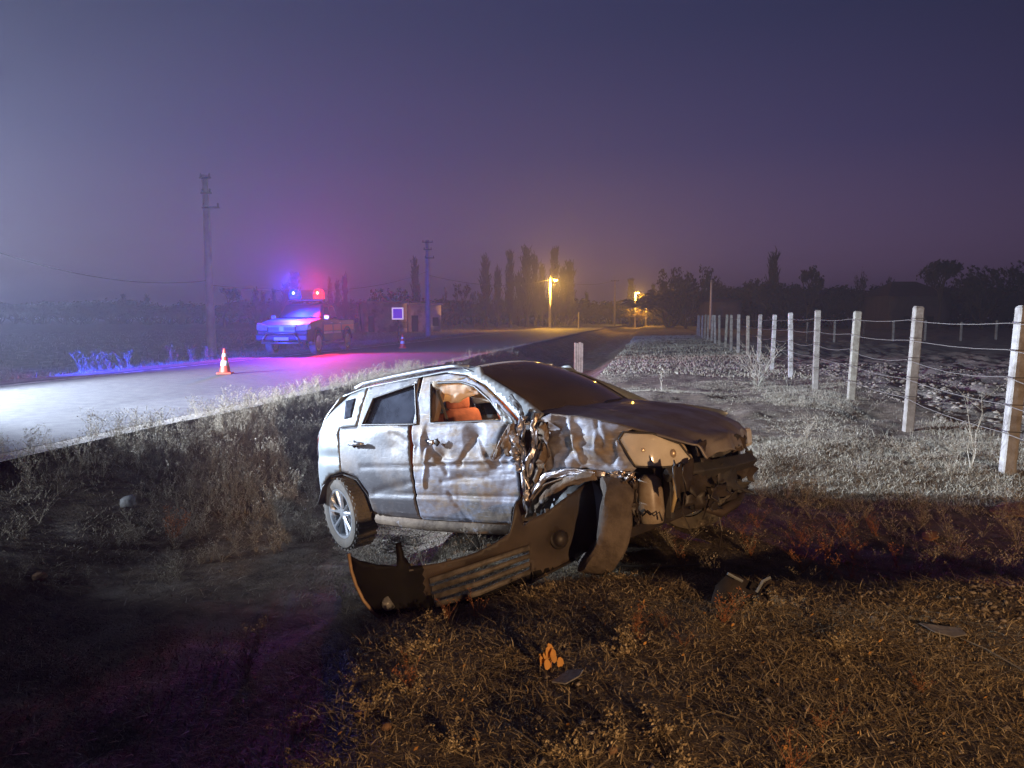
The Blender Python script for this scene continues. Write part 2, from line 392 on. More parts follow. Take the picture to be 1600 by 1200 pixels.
stuff('low_weeds', scatter(WS, lowP, .5, 1.2), M['weed'], 'low dry weeds sprawling around the wreck and ditch', 'weeds')
rustP = np.concatenate([pts(22, 0.4, 2.2, 4.6, 6.2), pts(5, -1.0, .4, 3.3, 3.7), pts(6, -1.6, 3, 2.2, 3.2)])
WC = [weed(.07, 10, 5, 1.8, .006, 3, .0016, 90 + i) for i in range(4)]
clp = pts(170, -1.7, 4.2, 1.9, 4.5, patch(1.9, -.02, .15, 12))
stuff('straw_clumps', scatter(WC, clp, .5, 1.3), M['straw'], 'low clumps of matted straw and dead stems in the foreground', 'straw')
stuff('rusty_weeds', scatter(WS, rustP, .35, .9), M['rust_weed'], 'rust brown dead weeds in front of the smashed nose', 'weeds')
farP = pts(260, -18, -13.9, 9, 40, patch(.7, -.1, .1, 3))
stuff('shoulder_weeds', scatter(WV, farP, .8, 1.6), M['weed'], 'straggly weeds along the far road shoulder catching blue light', 'weeds')

ICO = None
def rocks(P, size, flat=.7, jit=.25):
    bm = bmesh.new(); bmesh.ops.create_icosphere(bm, subdivisions=1, radius=1)
    v0 = np.array([tuple(v.co) for v in bm.verts]); t0 = np.array([[q.index for q in f.verts] for f in bm.faces]); bm.free()
    n = len(P); s = size * (.35 + rng.random(n) ** 3 * 1.6)
    V = v0[None] * (1 + jit * rng.standard_normal((n, len(v0), 1))) * np.stack([s, s * (.6 + .5 * rng.random(n)), s * flat], 1)[:, None, :]
    a = rng.random(n) * 6.283; c, q = np.cos(a)[:, None], np.sin(a)[:, None]
    V = np.stack([V[..., 0] * c - V[..., 1] * q, V[..., 0] * q + V[..., 1] * c, V[..., 2]], -1) + np.asarray(P)[:, None, :]
    T = t0[None] + (np.arange(n) * len(v0))[:, None, None]
    return V.reshape(-1, 3), T.reshape(-1, 3)
cl = pts(24000, 4.6, 16, 8, 26, lambda x, y: .3 + .7 * patch(1.1, -.1, .15, 3)(x, y), 0)
cl2 = pts(1500, 16, 30, 14, 34, None, 0)
stuff('soil_clods', [rocks(cl, .038, .6), rocks(cl2, .07)], M['clod'], 'clods of ploughed earth scattered across the fenced field', 'soil')
st = np.concatenate([pts(4200, .9, 4.6, 3.4, 4.9, lambda x, y: np.exp(-((y - 4.1 - .22 * (x - 1)) / .35) ** 2), 0), pts(700, -1.5, 4, 2.0, 4.3, None, 0), pts(250, -5, 3.6, 5, 16, None, 0)])
stuff('gravel_stones', [rocks(st, .011)], M['stone'], 'small pale stones strewn along the low earth ridge', 'stones')
leafp = pts(260, -1.6, 4.2, 2.0, 4.8, None, -.012)
lv = [(Vector(p), random.uniform(.006, .014)) for p in leafp]
stuff('leaf_litter', [twig_mesh([], lv)], M['leaf_orange'], 'tiny fallen orange leaves on the foreground earth', 'leaves')
random.seed(11)

# ================================================================== the wrecked car
def Rm(y, p, r): return Matrix.Rotation(y, 3, 'Z') @ Matrix.Rotation(p, 3, 'Y') @ Matrix.Rotation(r, 3, 'X')
CP = Vector((-.97809, 6.91387, -2.1001)); CR = Rm(-.67228, -.126035, -.043633)      # fitted pose, camera-aligned axes
car = empty('crashed_suv', cw(CP.x, CP.y, CAMZ + CP.z), 0,
            'wrecked silver dusty SUV with smashed front end resting nose up in the roadside ditch', 'car')
car.rotation_euler = (Matrix.Rotation(TH, 3, 'Z') @ CR).to_euler()
OC = CR.transposed() @ (-CP)
def cray(px, py):
    x = (px - 800) / F; u = -(py - 600) / F
    return CR.transposed() @ Vector((x, math.cos(PITCH) + u * math.sin(PITCH), -math.sin(PITCH) + u * math.cos(PITCH)))
def cu(px, py, ax, c):                               # photo point -> car coordinates on the plane axis ax = c
    d = cray(px, py); return OC + d * ((c - OC[ax]) / d[ax])
def yf(x, z):
    y = .885 - .045 * ((z - .66) / .40) ** 2 if z < 1.03 else .845 - .47 * (z - 1.03)
    if x < -.15: y -= .30 * ((-.15 - x) / .5) ** 2
    if x > 2.85: y -= .42 * ((x - 2.85) / .5) ** 2
    return y
def cs(px, py, off=0):
    y = -.85
    for _ in range(12): p = cu(px, py, 1, y); y = .5 * y + .5 * -(yf(p.x, p.z) + off)
    return (p.x, p.z)
def inpoly(p, poly):
    x, y = p; c = False; j = len(poly) - 1
    for i in range(len(poly)):
        a, b = poly[i], poly[j]
        if (a[1] > y) != (b[1] > y) and x < (b[0] - a[0]) * (y - a[1]) / (b[1] - a[1]) + a[0]: c = not c
        j = i
    return c
def dens(poly, res):
    o = []
    for i in range(len(poly)):
        a = Vector(poly[i]); b = Vector(poly[(i + 1) % len(poly)]); n = max(1, int((b - a).length / res))
        o += [tuple(a.lerp(b, k / n)) for k in range(n)]
    return o
def panel2d(outer, holes=(), res=.03):
    loops = [dens(outer, res)] + [dens(h, res) for h in holes]
    V = []; E = []
    for lp in loops:
        b = len(V); V += lp; E += [(b + i, b + (i + 1) % len(lp)) for i in range(len(lp))]
    bound = np.array(V); xs_ = [p[0] for p in loops[0]]; zs_ = [p[1] for p in loops[0]]
    z = min(zs_); row = 0
    while z < max(zs_):
        x = min(xs_) + (res / 2 if row % 2 else 0)
        while x < max(xs_):
            if inpoly((x, z), loops[0]) and not any(inpoly((x, z), h) for h in loops[1:]):
                if np.min((bound[:, 0] - x) ** 2 + (bound[:, 1] - z) ** 2) > (res * .55) ** 2: V.append((x, z))
            x += res
        z += res * .87; row += 1
    r = delaunay_2d_cdt([Vector(v) for v in V], E, [], 0, 1e-6)
    vs = [tuple(v) for v in r[0]]; T = []
    for f in r[2]:
        c = (sum(vs[i][0] for i in f) / 3, sum(vs[i][1] for i in f) / 3)
        if inpoly(c, loops[0]) and not any(inpoly(c, h) for h in loops[1:]): T.append(tuple(f))
    return vs, T
def side_part(name, outer, mt, holes=(), side=-1, off=0, dentf=None, res=.03, thick=.012, parent=None, smooth=True):
    vs, T = panel2d(outer, holes, res); V = []
    for x, z in vs:
        d = dentf(x, z) if dentf else 0
        V.append((x, side * (yf(x, z) + off - d), z))
    if side > 0: T = [t[::-1] for t in T]
    o = link(name, fast(name, V, T, smooth), mt, parent or car)
    if thick: s = o.modifiers.new('solid', 'SOLIDIFY'); s.thickness = thick; s.offset = -1
    return o
def XZ(l, off=0): return [cs(a, b, off) for a, b in l]
def sm(x, a, b): t = min(1, max(0, (x - a) / (b - a))); return t * t * (3 - 2 * t)
cr_ = [(740, 683, .13, .16, .050), (690, 712, .10, .10, .035), (660, 690, .05, .17, -.035), (648, 700, .09, .14, .03), (775, 735, .20, .07, .035),
       (720, 745, .22, .05, .022), (610, 700, .30, .16, .02), (790, 700, .09, .18, .05), (880, 700, .16, .09, .05), (900, 690, .05, .08, -.05),
       (935, 690, .04, .10, -.045), (955, 705, .05, .12, .05), (850, 680, .12, .12, .03), (975, 735, .06, .06, -.03), (865, 670, .2, .05, .02)]
cr_ = [(*cs(a, b), c, d, e) for a, b, c, d, e in cr_]
fl_ = [((664, 686), (697, 738), .035, .022), ((668, 700), (664, 760), .03, -.02), ((740, 683), (716, 726), .035, .022), ((740, 683), (764, 728), .035, -.020), ((792, 668), (776, 722), .03, .025), ((666, 722), (812, 718), .022, -.016),
       ((690, 752), (800, 742), .03, .012), ((890, 655), (906, 722), .03, -.016), ((932, 660), (952, 722), .03, .018), ((852, 694), (960, 704), .03, -.014), ((848, 660), (862, 730), .03, .014),
       ((940, 668), (982, 728), .035, -.015), ((700, 770), (735, 812), .03, .012), ((610, 676), (650, 700), .03, .010), ((585, 770), (650, 752), .04, .008)]
fl_ = [(cs(*a), cs(*b), w_, d_) for a, b, w_, d_ in fl_]
def dent(x, z):
    d = 0
    wx = x + .012 * noise.noise(Vector((x * 9, 3, z * 9))); wz = z + .012 * noise.noise(Vector((x * 9, 8, z * 9)))
    for a, b, w_, d_ in fl_:
        ex, ez = b[0] - a[0], b[1] - a[1]; t = max(0, min(1, ((wx - a[0]) * ex + (wz - a[1]) * ez) / (ex * ex + ez * ez)))
        q = math.hypot(wx - a[0] - ex * t, wz - a[1] - ez * t) / w_
        if q < 1: d += d_ * (1 - q)
    for cx, cz, rx, rz, dp in cr_:
        q = math.hypot((x - cx) / rx, (z - cz) / rz)
        if q < 1: d += dp * (1 - q) ** 1.15
    m = sm(x, .75, 1.6) * (1 - sm(z, .98, 1.05)); m2 = sm(x, 2.05, 2.3) * (1 - sm(z, 1.0, 1.08))
    a = abs(noise.noise(Vector((x * 3.2, 1.3, z * 4.1)))); b = abs(noise.noise(Vector((x * 8, 7.3, z * 8))))
    c = abs(noise.noise(Vector((x * 19, 2.3, z * 17))))
    d += m * (.018 * (.35 - a) + .005 * (.3 - b)) + m2 * (.014 * (.3 - a) + .030 * (.3 - b) + .008 * (.25 - c)) + .003 * (c - .2) * sm(x, .5, 1)
    d += sm(x, .2, .8) * (1 - sm(x, 2.0, 2.2)) * .012 * (noise.noise(Vector((x * 2, 5, z * 3))))
    # pressed styling lines low on the doors
    if .3 < x < 2.2:
        for zz, s in ((.46, .012), (.70, .008)): d += s * math.exp(-((z - zz - .02 * x) / .014) ** 2)
        d -= .014 * sm(z, .50, .46) if z > .3 else 0
    return d

M['silver'] = mat('dusty_silver_paint', (.40, .43, .47), (.27, .225, .175), .34, .35, scale=2.3, lo=.44, hi=.66, c3=(.20, .135, .08), s3=3.1, lo3=.60, hi3=.70, rough2=.75, bump=.0012, bscale=30)
M['silver_clean'] = mat('pale_silver_paint', (.31, .345, .36), (.20, .185, .17), .32, .30, scale=3, lo=.45, hi=.70, c3=(.20, .15, .11), s3=6, lo3=.58, hi3=.72, rough2=.6, bump=.0006, bscale=40)
M['scraped'] = mat('scraped_silver_paint', (.28, .295, .36), (.16, .135, .125), .52, .08, scale=4.0, scr=(.52, .52, .58), lo=.40, hi=.66, c3=(.25, .19, .135), s3=4.2, lo3=.48, hi3=.62, rough2=.65, bump=.0022, bscale=26, stretch=(1, 1, 2.2))
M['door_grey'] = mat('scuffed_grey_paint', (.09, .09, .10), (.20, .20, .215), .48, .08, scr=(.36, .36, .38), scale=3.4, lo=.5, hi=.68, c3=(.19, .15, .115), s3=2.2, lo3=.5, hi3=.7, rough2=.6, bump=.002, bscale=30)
M['hoodp'] = mat('dusty_bonnet_paint', (.34, .31, .29), (.22, .17, .13), .38, .3, scale=3, bump=.0015, bscale=25, rough2=.6, coat=.15)
M['mud'] = mat('muddy_metal', (.26, .19, .125), (.12, .08, .05), .8, .1, scale=9, bump=.008, bscale=24, c3=(.42, .40, .42), s3=7, lo3=.6, hi3=.68)
M['rubber'] = mat('dusty_rubber', (.10, .095, .085), (.20, .165, .125), .85, scale=6, bump=.002, bscale=60)
M['tread'] = mat('muddy_tyre_tread', (.085, .065, .05), (.17, .135, .105), .85, scale=9, bump=.012, bscale=18)
M['alloy'] = mat('alloy_wheel', (.62, .65, .68), (.40, .38, .36), .3, .7, scale=9, lo=.55, hi=.8)
M['black'] = mat('black_plastic', (.022, .020, .020), (.055, .042, .032), .5, scale=4, bump=.001, bscale=60)
M['brownplast'] = mat('dusty_bumper_plastic', (.042, .032, .026), (.085, .06, .044), .5, scale=2.5, lo=.4, hi=.7, bump=.0015, bscale=35, rough2=.7)
M['trim'] = mat('interior_trim', (.30, .20, .13), (.18, .12, .08), .8, scale=5)
M['seat'] = mat('seat_fabric', (.30, .10, .06), (.20, .06, .04), .9, scale=20, bump=.002, bscale=90)
M['airbag'] = mat('airbag_cloth', (.80, .74, .64), (.62, .50, .36), .9, scale=5, bump=.012, bscale=11)
n_ = M['airbag'].node_tree.nodes; l_ = M['airbag'].node_tree.links; tl = n_.new('ShaderNodeBsdfTranslucent'); tl.inputs[0].default_value = (.85, .72, .52, 1)
mx_ = n_.new('ShaderNodeMixShader'); mx_.inputs[0].default_value = .55; l_.new(n_['Principled BSDF'].outputs[0], mx_.inputs[1]); l_.new(tl.outputs[0], mx_.inputs[2]); l_.new(mx_.outputs[0], n_['Material Output'].inputs[0])
def glassy(name, tint, dust, lo, hi, sc, gl=.12, rgh=.06, base=.0):
    m = bpy.data.materials.new(name); m.use_nodes = True; n = m.node_tree.nodes; l = m.node_tree.links; n.clear()
    o = n.new('ShaderNodeOutputMaterial'); tr = n.new('ShaderNodeBsdfTransparent'); tr.inputs[0].default_value = (*tint, 1)
    gs = n.new('ShaderNodeBsdfGlossy'); gs.inputs['Roughness'].default_value = rgh; gs.inputs[0].default_value = (.9, .9, .9, 1)
    fr = n.new('ShaderNodeFresnel'); fr.inputs[0].default_value = 1.5; mx = n.new('ShaderNodeMixShader')
    l.new(fr.outputs[0], mx.inputs[0]); l.new(tr.outputs[0], mx.inputs[1]); l.new(gs.outputs[0], mx.inputs[2])
    df = n.new('ShaderNodeBsdfDiffuse'); df.inputs[0].default_value = (*dust, 1)
    t = n.new('ShaderNodeTexCoord'); q = n.new('ShaderNodeTexNoise'); q.inputs['Scale'].default_value = sc; q.inputs['Detail'].default_value = 6
    l.new(t.outputs['Object'], q.inputs['Vector']); mr_ = n.new('ShaderNodeMapRange'); mr_.inputs[1].default_value = .3; mr_.inputs[2].default_value = .7
    mr_.inputs[3].default_value = lo; mr_.inputs[4].default_value = hi; l.new(q.outputs['Fac'], mr_.inputs[0])
    m2 = n.new('ShaderNodeMixShader'); l.new(mr_.outputs[0], m2.inputs[0]); l.new(mx.outputs[0], m2.inputs[1]); l.new(df.outputs[0], m2.inputs[2])
    l.new(m2.outputs[0], o.inputs[0]); return m
M['wglass'] = glassy('dusty_windscreen_glass', (.45, .42, .40), (.40, .30, .22), .10, .50, 1.3)
M['dglass'] = glassy('dark_door_glass', (.10, .12, .16), (.16, .18, .24), .05, .42, 4.5)
M['lglass'] = glassy('headlight_glass', (.80, .74, .66), (.92, .86, .75), .45, .78, 4)
M['reflector'] = mat('headlight_reflector', (.80, .66, .48), (.55, .40, .26), .35, .5, scale=7)
M['glassdark'] = mat('dark_glass', (.02, .02, .025), rough=.08)

PX = {
 'rear_quarter_panel': [(548, 617), (574, 606), (566, 630), (557, 665), (530, 668), (529, 700), (532, 737), (515, 743), (503, 760), (498, 786), (493, 770), (491, 740), (491, 705), (496, 685), (510, 660), (525, 640)],
 'rear_door': [(576, 606), (610, 597), (655, 590), (658, 812), (600, 806), (585, 797), (576, 770), (559, 746), (534, 736), (531, 700), (532, 669), (559, 666), (568, 630)],
 'front_door': [(661, 590), (700, 584), (728, 588), (757, 605), (786, 632), (808, 657), (814, 690), (808, 735), (812, 775), (802, 800), (800, 818), (740, 816), (661, 812)],
 'a_pillar': [(700, 582), (752, 572), (757, 584), (800, 610), (830, 630), (850, 646), (838, 660), (812, 655), (789, 630), (760, 602), (730, 586)],
 'front_fender': [(838, 657), (860, 646), (900, 650), (965, 663), (988, 670), (974, 677), (966, 688), (986, 721), (993, 732), (985, 742), (948, 741), (915, 731), (882, 734), (855, 748), (842, 778), (828, 795), (824, 740), (826, 700)],
}
def boxo(name, c, d, mt, parent, bev=.01, rot=None, taper=1, smooth=False):
    return MB().box(c, d, rot, taper).build(name, mt, parent, smooth, bev)
QW = XZ([(541, 626), (556, 622), (549, 652), (538, 655)])
RW = XZ([(584, 622), (649, 600), (652, 663), (566, 664)])
FW = XZ([(672, 599), (720, 597), (741, 604), (766, 626), (783, 650), (783, 657), (672, 662)])
pan = {k: XZ(v) for k, v in PX.items()}
q_ = pan['rear_quarter_panel']; pan['rear_quarter_panel'] = q_[:9] + [(-.37, .40), (-.50, .42), (-.57, .60), (-.58, .78), (-.51, .93), (-.33, 1.12), (-.15, 1.25)]
damage = dent
rq = side_part('rear_quarter_panel', pan['rear_quarter_panel'], M['silver_clean'], dentf=lambda x, z: .012 * math.exp(-((z - .80) / .05) ** 2))
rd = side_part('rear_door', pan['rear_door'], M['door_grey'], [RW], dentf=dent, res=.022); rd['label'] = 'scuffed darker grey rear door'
fd = side_part('front_door', pan['front_door'], M['scraped'], [FW], dentf=dent, res=.013); fd['label'] = 'dented front door with its window glass gone'
side_part('front_fender', pan['front_fender'], M['scraped'], dentf=dent, res=.012)['label'] = 'crumpled front fender'
side_part('a_pillar', pan['a_pillar'], M['silver_clean'], off=.006, res=.03)
for k in ('rear_quarter_panel', 'rear_door', 'front_door', 'a_pillar', 'front_fender'):
    hl = {'rear_door': [RW], 'front_door': [FW]}.get(k, [])
    side_part(k, pan[k], M['silver_clean'], hl, side=1, res=.06)
side_part('quarter_window', QW, M['dglass'], off=.006, thick=.003)
side_part('door_glass', XZ([(582, 620), (651, 598), (654, 665), (563, 666)]), M['dglass'], off=-.03, thick=.003, parent=rd)
side_part('door_glass', XZ([(582, 620), (651, 598), (654, 665), (563, 666)]), M['dglass'], side=1, off=-.03, thick=.003)
side_part('door_glass', FW, M['dglass'], side=1, off=-.03, thick=.003)
# black rubber round the windows
def seal(name, poly, r, parent, off=.002, side=-1):
    q = dens(poly, .05); P = [(x, side * (yf(x, z) + off), z) for x, z in q]; P.append(P[0])
    return MB().tube(P, r, 6, False).build(name, M['black'], parent, True)
seal('window_seal', RW, .011, rd); seal('window_seal', FW, .012, fd, -.008)
# shut line between the doors: dark inner pillar behind the gap, rocker below
boxo('b_pillar', (1.05, -.77, .62), (.13, .05, .78), M['black'], car)
boxo('b_pillar_trim', (1.12, -.70, 1.2), (.10, .05, .42), M['trim'], car, rot=Matrix.Rotation(-.45, 3, 'X'))
MB().tube([(.42, -.80, .25), (1.0, -.81, .235), (1.6, -.81, .24), (2.12, -.80, .26)], [.05, .055, .05, .045], 8).build('rocker_sill', M['mud'], car, True)
# roof
RL = [(-.11, 1.355), (.17, 1.41), (.5, 1.44), (.82, 1.462), (1.21, 1.48), (1.5, 1.478)]
def ip(t, x):
    for i in range(len(t) - 1):
        if x <= t[i + 1][0]: a, b = t[i], t[i + 1]; k = (x - a[0]) / (b[0] - a[0]); return a[1] + (b[1] - a[1]) * k
    return t[-1][1]
def gridsurf(name, fn, nu, nv, mt, parent=car, thick=.012, smooth=True, flip=False):
    V = [fn(i / nu, j / nv) for i in range(nu + 1) for j in range(nv + 1)]
    Q = [(i * (nv + 1) + j, (i + 1) * (nv + 1) + j, (i + 1) * (nv + 1) + j + 1, i * (nv + 1) + j + 1) for i in range(nu) for j in range(nv)]
    if flip: Q = [q[::-1] for q in Q]
    o = link(name, fast(name, V, Q, smooth), mt, parent)
    if thick: s = o.modifiers.new('solid', 'SOLIDIFY'); s.thickness = thick; s.offset = -1
    return o
def roof(u, v):
    s = v * 2 - 1; x = -.11 + (1.51 + .10 * (1 - s * s)) * u; z = ip(RL, min(x, 1.5)) + .062 * (1 - s * s) * (1 - .25 * u)
    ye = .845 - .47 * (ip(RL, min(x, 1.5)) - 1.03)
    z += .014 * noise.noise(Vector((x * 3, s * 2, 3)))
    return (x, s * (ye + .004), z)
gridsurf('roof', roof, 24, 20, M['silver_clean'])
for s in (-1, 1):
    MB().tube([(x, s * (yf(x, z) - .05), z + .035) for x, z in ((.0, 1.385), (.1, 1.42), (.5, 1.455), (.9, 1.482), (1.2, 1.49), (1.42, 1.475))], .014, 6).build('roof_rail', M['alloy'], car, True)
def wsf(u, v):
    s = v * 2 - 1; b = 1 - s * s
    x = (1.40 + .10 * b) + (.83 + .08 * b) * u; z = 1.488 + .055 * b * (1 - u) - .40 * u + .02 * b * u + .05 * math.sin(u * math.pi) - .02 * u
    return (x, s * (.635 + .06 * u), z)
gridsurf('windscreen', wsf, 16, 20, M['wglass'], thick=.004)
q = [wsf(1, j / 12) for j in range(13)]
MB().tube([(a + .02, b, c - .012) for a, b, c in q], .03, 6).build('cowl', M['black'], car, True)
for s in (0, 1): MB().tube([wsf(i / 10, s) for i in range(11)], .012, 6).build('windscreen_seal', M['black'], car, True)
# wiper on the screen
MB().tube([wsf(.99, .35), tuple(Vector(wsf(.93, .5)) + Vector((.01, 0, .012))), tuple(Vector(wsf(.9, .85)) + Vector((.01, 0, .015)))], .007, 5).build('wiper', M['black'], car)
HR = [(2.22, -.76, 1.105), (2.54, -.765, 1.07), (2.88, -.755, 1.0), (3.17, -.73, .92), (3.36, -.66, .845), (3.42, -.60, .80)]
HL = [(2.19, .70, 1.125), (2.64, .68, 1.075), (2.98, .65, .985), (3.16, .62, .905), (3.24, .58, .84), (3.26, .52, .79)]
def hoodf(u, v):
    k = u * 5; i = min(4, int(k)); t = k - i
    a = Vector(HR[i]).lerp(Vector(HR[i + 1]), t); b = Vector(HL[i]).lerp(Vector(HL[i + 1]), t); p = a.lerp(b, v); s = v * 2 - 1
    p.z += .035 * (1 - s * s) * (1 - u * .5) + .012 * math.exp(-((abs(s) - .55) / .08) ** 2)
    p.x += .05 * (1 - s * s) * u
    fr = sm(u, .62, 1)
    p.z += fr * (.06 * noise.noise(Vector((v * 5, 1, u * 3))) + .025 * noise.noise(Vector((v * 14, 3, u * 9)))) + .012 * noise.noise(Vector((v * 3, 9, u * 3)))
    p.x += fr * .10 * noise.noise(Vector((v * 4, 6, 1)))
    p.z -= .05 * sm(u, .9, 1)
    return tuple(p)
gridsurf('bonnet', hoodf, 44, 44, M['hoodp'], flip=False)['label'] = 'buckled bonnet'
# dark engine bay, floor, inner wings
boxo('engine_bay', (2.68, 0, .64), (.86, 1.28, .52), M['black'], car, .05)
boxo('floor_pan', (1.25, 0, .27), (3.3, 1.5, .07), M['black'], car)
# rear end
rows = [(-.11, .66, 1.36), (-.30, .70, 1.16), (-.47, .73, .97), (-.58, .74, .80), (-.60, .74, .62), (-.59, .73, .44)]
rows = [(x, yf(x, z) - .0, z) for x, y, z in rows]
def rear(i0, i1):
    def f(u, v):
        k = i0 + u * (i1 - i0); i = min(len(rows) - 2, int(k)); a = Vector(rows[i]).lerp(Vector(rows[i + 1]), k - i); s = v * 2 - 1
        return (a.x - .16 * (1 - s * s), a.y * s, a.z + (.05 * (1 - s * s) if k < .5 else 0))
    return f
gridsurf('tailgate', rear(0, 3.4), 12, 14, M['silver_clean'])
gridsurf('rear_bumper', rear(3.4, 5), 8, 14, M['silver_clean'])
def rwf(u, v): p = rear(.25, 1.8)(u, .1 + v * .8); return (p[0] - .012, p[1], p[2] + .008)
gridsurf('rear_window', rwf, 8, 12, M['dglass'], thick=.004)
for s in (-1, 1):
    MB().add([(x - .006, s * (yf(x, z) + .004), z) for x, z in ((-.36, 1.05), (-.47, .95), (-.55, .80), (-.47, .80), (-.40, .92))], [(0, 1, 2, 3, 4)]).build('tail_light', mat('tail_light_red', (.35, .03, .02), rough=.2), car)
# wheels
def wheel(name, c, rz, rx=0, mud=False, rad=.335, wid=.225, parent=car, rim=True, n=64, spokes=5, tread=True, bend=0):
    e = MB(); w2 = wid / 2
    prof = [(rad * .66, -w2 * .86), (rad * .80, -w2 * 1.02), (rad * .93, -w2 * .98), (rad * .985, -w2 * .80), (rad, -w2 * .4), (rad, w2 * .4), (rad * .985, w2 * .80), (rad * .93, w2 * .98), (rad * .80, w2 * 1.02), (rad * .66, w2 * .86)]
    e.lathe(prof, n, 'y', close=True)
    if tread:
        for k in range(n):
            a = 2 * math.pi * (k + .5) / n
            for yy in (-w2 * .62, 0, w2 * .62):
                rot = Matrix.Rotation(-a, 3, 'Y'); e.box(rot @ Vector((rad - .001, 0, 0)) + Vector((0, yy + (.008 if k % 2 else -.008), 0)), (.012, w2 * .52, rad * 2 * math.pi / n * .74), rot)
    if bend:
        pass
        e.v = [(x * (1 + .04 * noise.noise(Vector((x * 4, y * 4, z * 4)))), y - (bend * z * z if z < 0 else .35 * z * z) + .03 * noise.noise(Vector((x * 6, y, z * 6))), z) for x, y, z in e.v]
    ty = e.build(name, M['tread'] if mud else M['rubber'], parent, False); ty.data.polygons.foreach_set('use_smooth', [True] * len(ty.data.polygons)); ty.data.set_sharp_from_angle(angle=R(38)); ty.location = c; ty.rotation_euler = (rx, 0, rz)
    r = MB(); R0 = rad * .67
    r.lathe([(R0, -w2 * .86), (R0 * 1.02, -w2 * .90), (R0 * .93, -w2 * .88), (R0 * .90, -w2 * .5), (R0 * .88, w2 * .8), (R0 * .94, w2 * .84), (R0 * .94, -w2 * .3)], n, 'y', close=True)
    r.lathe([(.001, -w2 * .72), (.055, -w2 * .70), (.06, -w2 * .45), (.06, 0), (.001, 0)], 16, 'y')
    for k in range(spokes):
        for dd in (-.17, .17):
            a = 2 * math.pi * k / spokes + .3; a1, a2 = a + dd * .9, a + dd * 1.35
            p0 = Vector((math.cos(a1) * .04, -w2 * .60, math.sin(a1) * .04)); p1 = Vector((math.cos(a2) * R0 * .95, -w2 * .74, math.sin(a2) * R0 * .95))
            r.tube([p0, p0.lerp(p1, .5) + Vector((0, -.004, 0)), p1], [.017, .014, .019], 5)
    rm = r.build('rim', M['alloy'], ty, False)
    MB().lathe([(R0 * .62, -.01), (R0 * .62, .01)], 24, 'y').build('brake_disc', M['darkmetal'], ty)
    return ty
wheel('rear_wheel', tuple(cu(547, 799, 1, -.73)), R(-12), R(4))
wheel('rear_wheel', (.02, .76, .335), R(180))
wheel('front_wheel', (2.63, .76, .335), R(180))
fwh = cu(958, 822, 1, -.88)
wheel('front_wheel', tuple(fwh), R(-56), R(-12), mud=True, rad=.325, wid=.19, tread=False, bend=1.15)['label'] = 'muddy front wheel wrenched sideways off its hub'
# wheel arch liners
def arch(name, pxs, w0, w1, mt, r=.0):
    q = [cu(a, b, 1, w0) for a, b in pxs]; V = []
    for p in q: V += [tuple(p), (p.x, w1, p.z)]
    Q = [(2 * i, 2 * i + 2, 2 * i + 3, 2 * i + 1) for i in range(len(q) - 1)]
    o = link(name, fast(name, V, Q, True), mt, car); s = o.modifiers.new('s', 'SOLIDIFY'); s.thickness = .01; return o
arch('rear_arch_liner', [(496, 788), (503, 761), (515, 745), (534, 740), (557, 749), (574, 772), (586, 803)], -.86, -.3, M['black'])
arch('front_arch_liner', [(826, 800), (840, 770), (862, 745), (895, 733), (930, 738), (955, 760)], -.84, -.4, M['mud'])
arch('arch_lip', [(820, 808), (832, 778), (850, 756), (885, 744), (925, 744)], -.93, -.85, M['mud'])
ld = cu(893, 792, 1, -.78)
MB().lathe([(.30, -.02), (.31, .0), (.30, .03), (.24, .035), (.20, -.015), (.10, -.03), (.001, -.03)], 36, 'y', (ld.x, ld.y, ld.z - .04)).build('inner_wheel_disc', M['silver_clean'], car, True)
# headlight
HLp = [(967, 687), (975, 675), (1020, 677), (1062, 693), (1080, 716), (1077, 726), (1038, 730), (993, 729), (986, 719)]
hl_ = side_part('headlight', XZ(HLp), M['lglass'], thick=.004, off=.004, res=.03)
cen = (sum(p[0] for p in XZ(HLp)) / 9, sum(p[1] for p in XZ(HLp)) / 9)
inn = [(cen[0] + (x - cen[0]) * .97, cen[1] + (z - cen[1]) * .97) for x, z in XZ(HLp)]
def bowl(x, z):
    q = 0
    for (a, b) in ((1000, 704), (1046, 709)): c0 = cs(a, b); q = max(q, 1 - math.hypot(x - c0[0], z - c0[1]) / .105)
    return .055 * max(0, q) ** .6 - .006 * (z > cs(1000, 692)[1])
side_part('reflector_housing', inn, M['reflector'], off=-.028, thick=.004, parent=hl_, dentf=bowl, res=.012)
for (a, b, r_) in ((1000, 704, .030), (1046, 709, .036)):
    c0 = cs(a, b); y0 = -(yf(*c0) - .045)
    MB().lathe([(r_, -.02), (r_ * .9, -.032), (r_ * .5, -.042), (.001, -.045)], 20, 'y', (c0[0], y0, c0[1])).build('bulb_lens', M['reflector'], hl_, True)
seal('headlight_rim', XZ(HLp), .008, hl_)
# left headlight, crushed
boxo('headlight', (3.12, .62, .78), (.22, .22, .15), M['lglass'], car, .03)
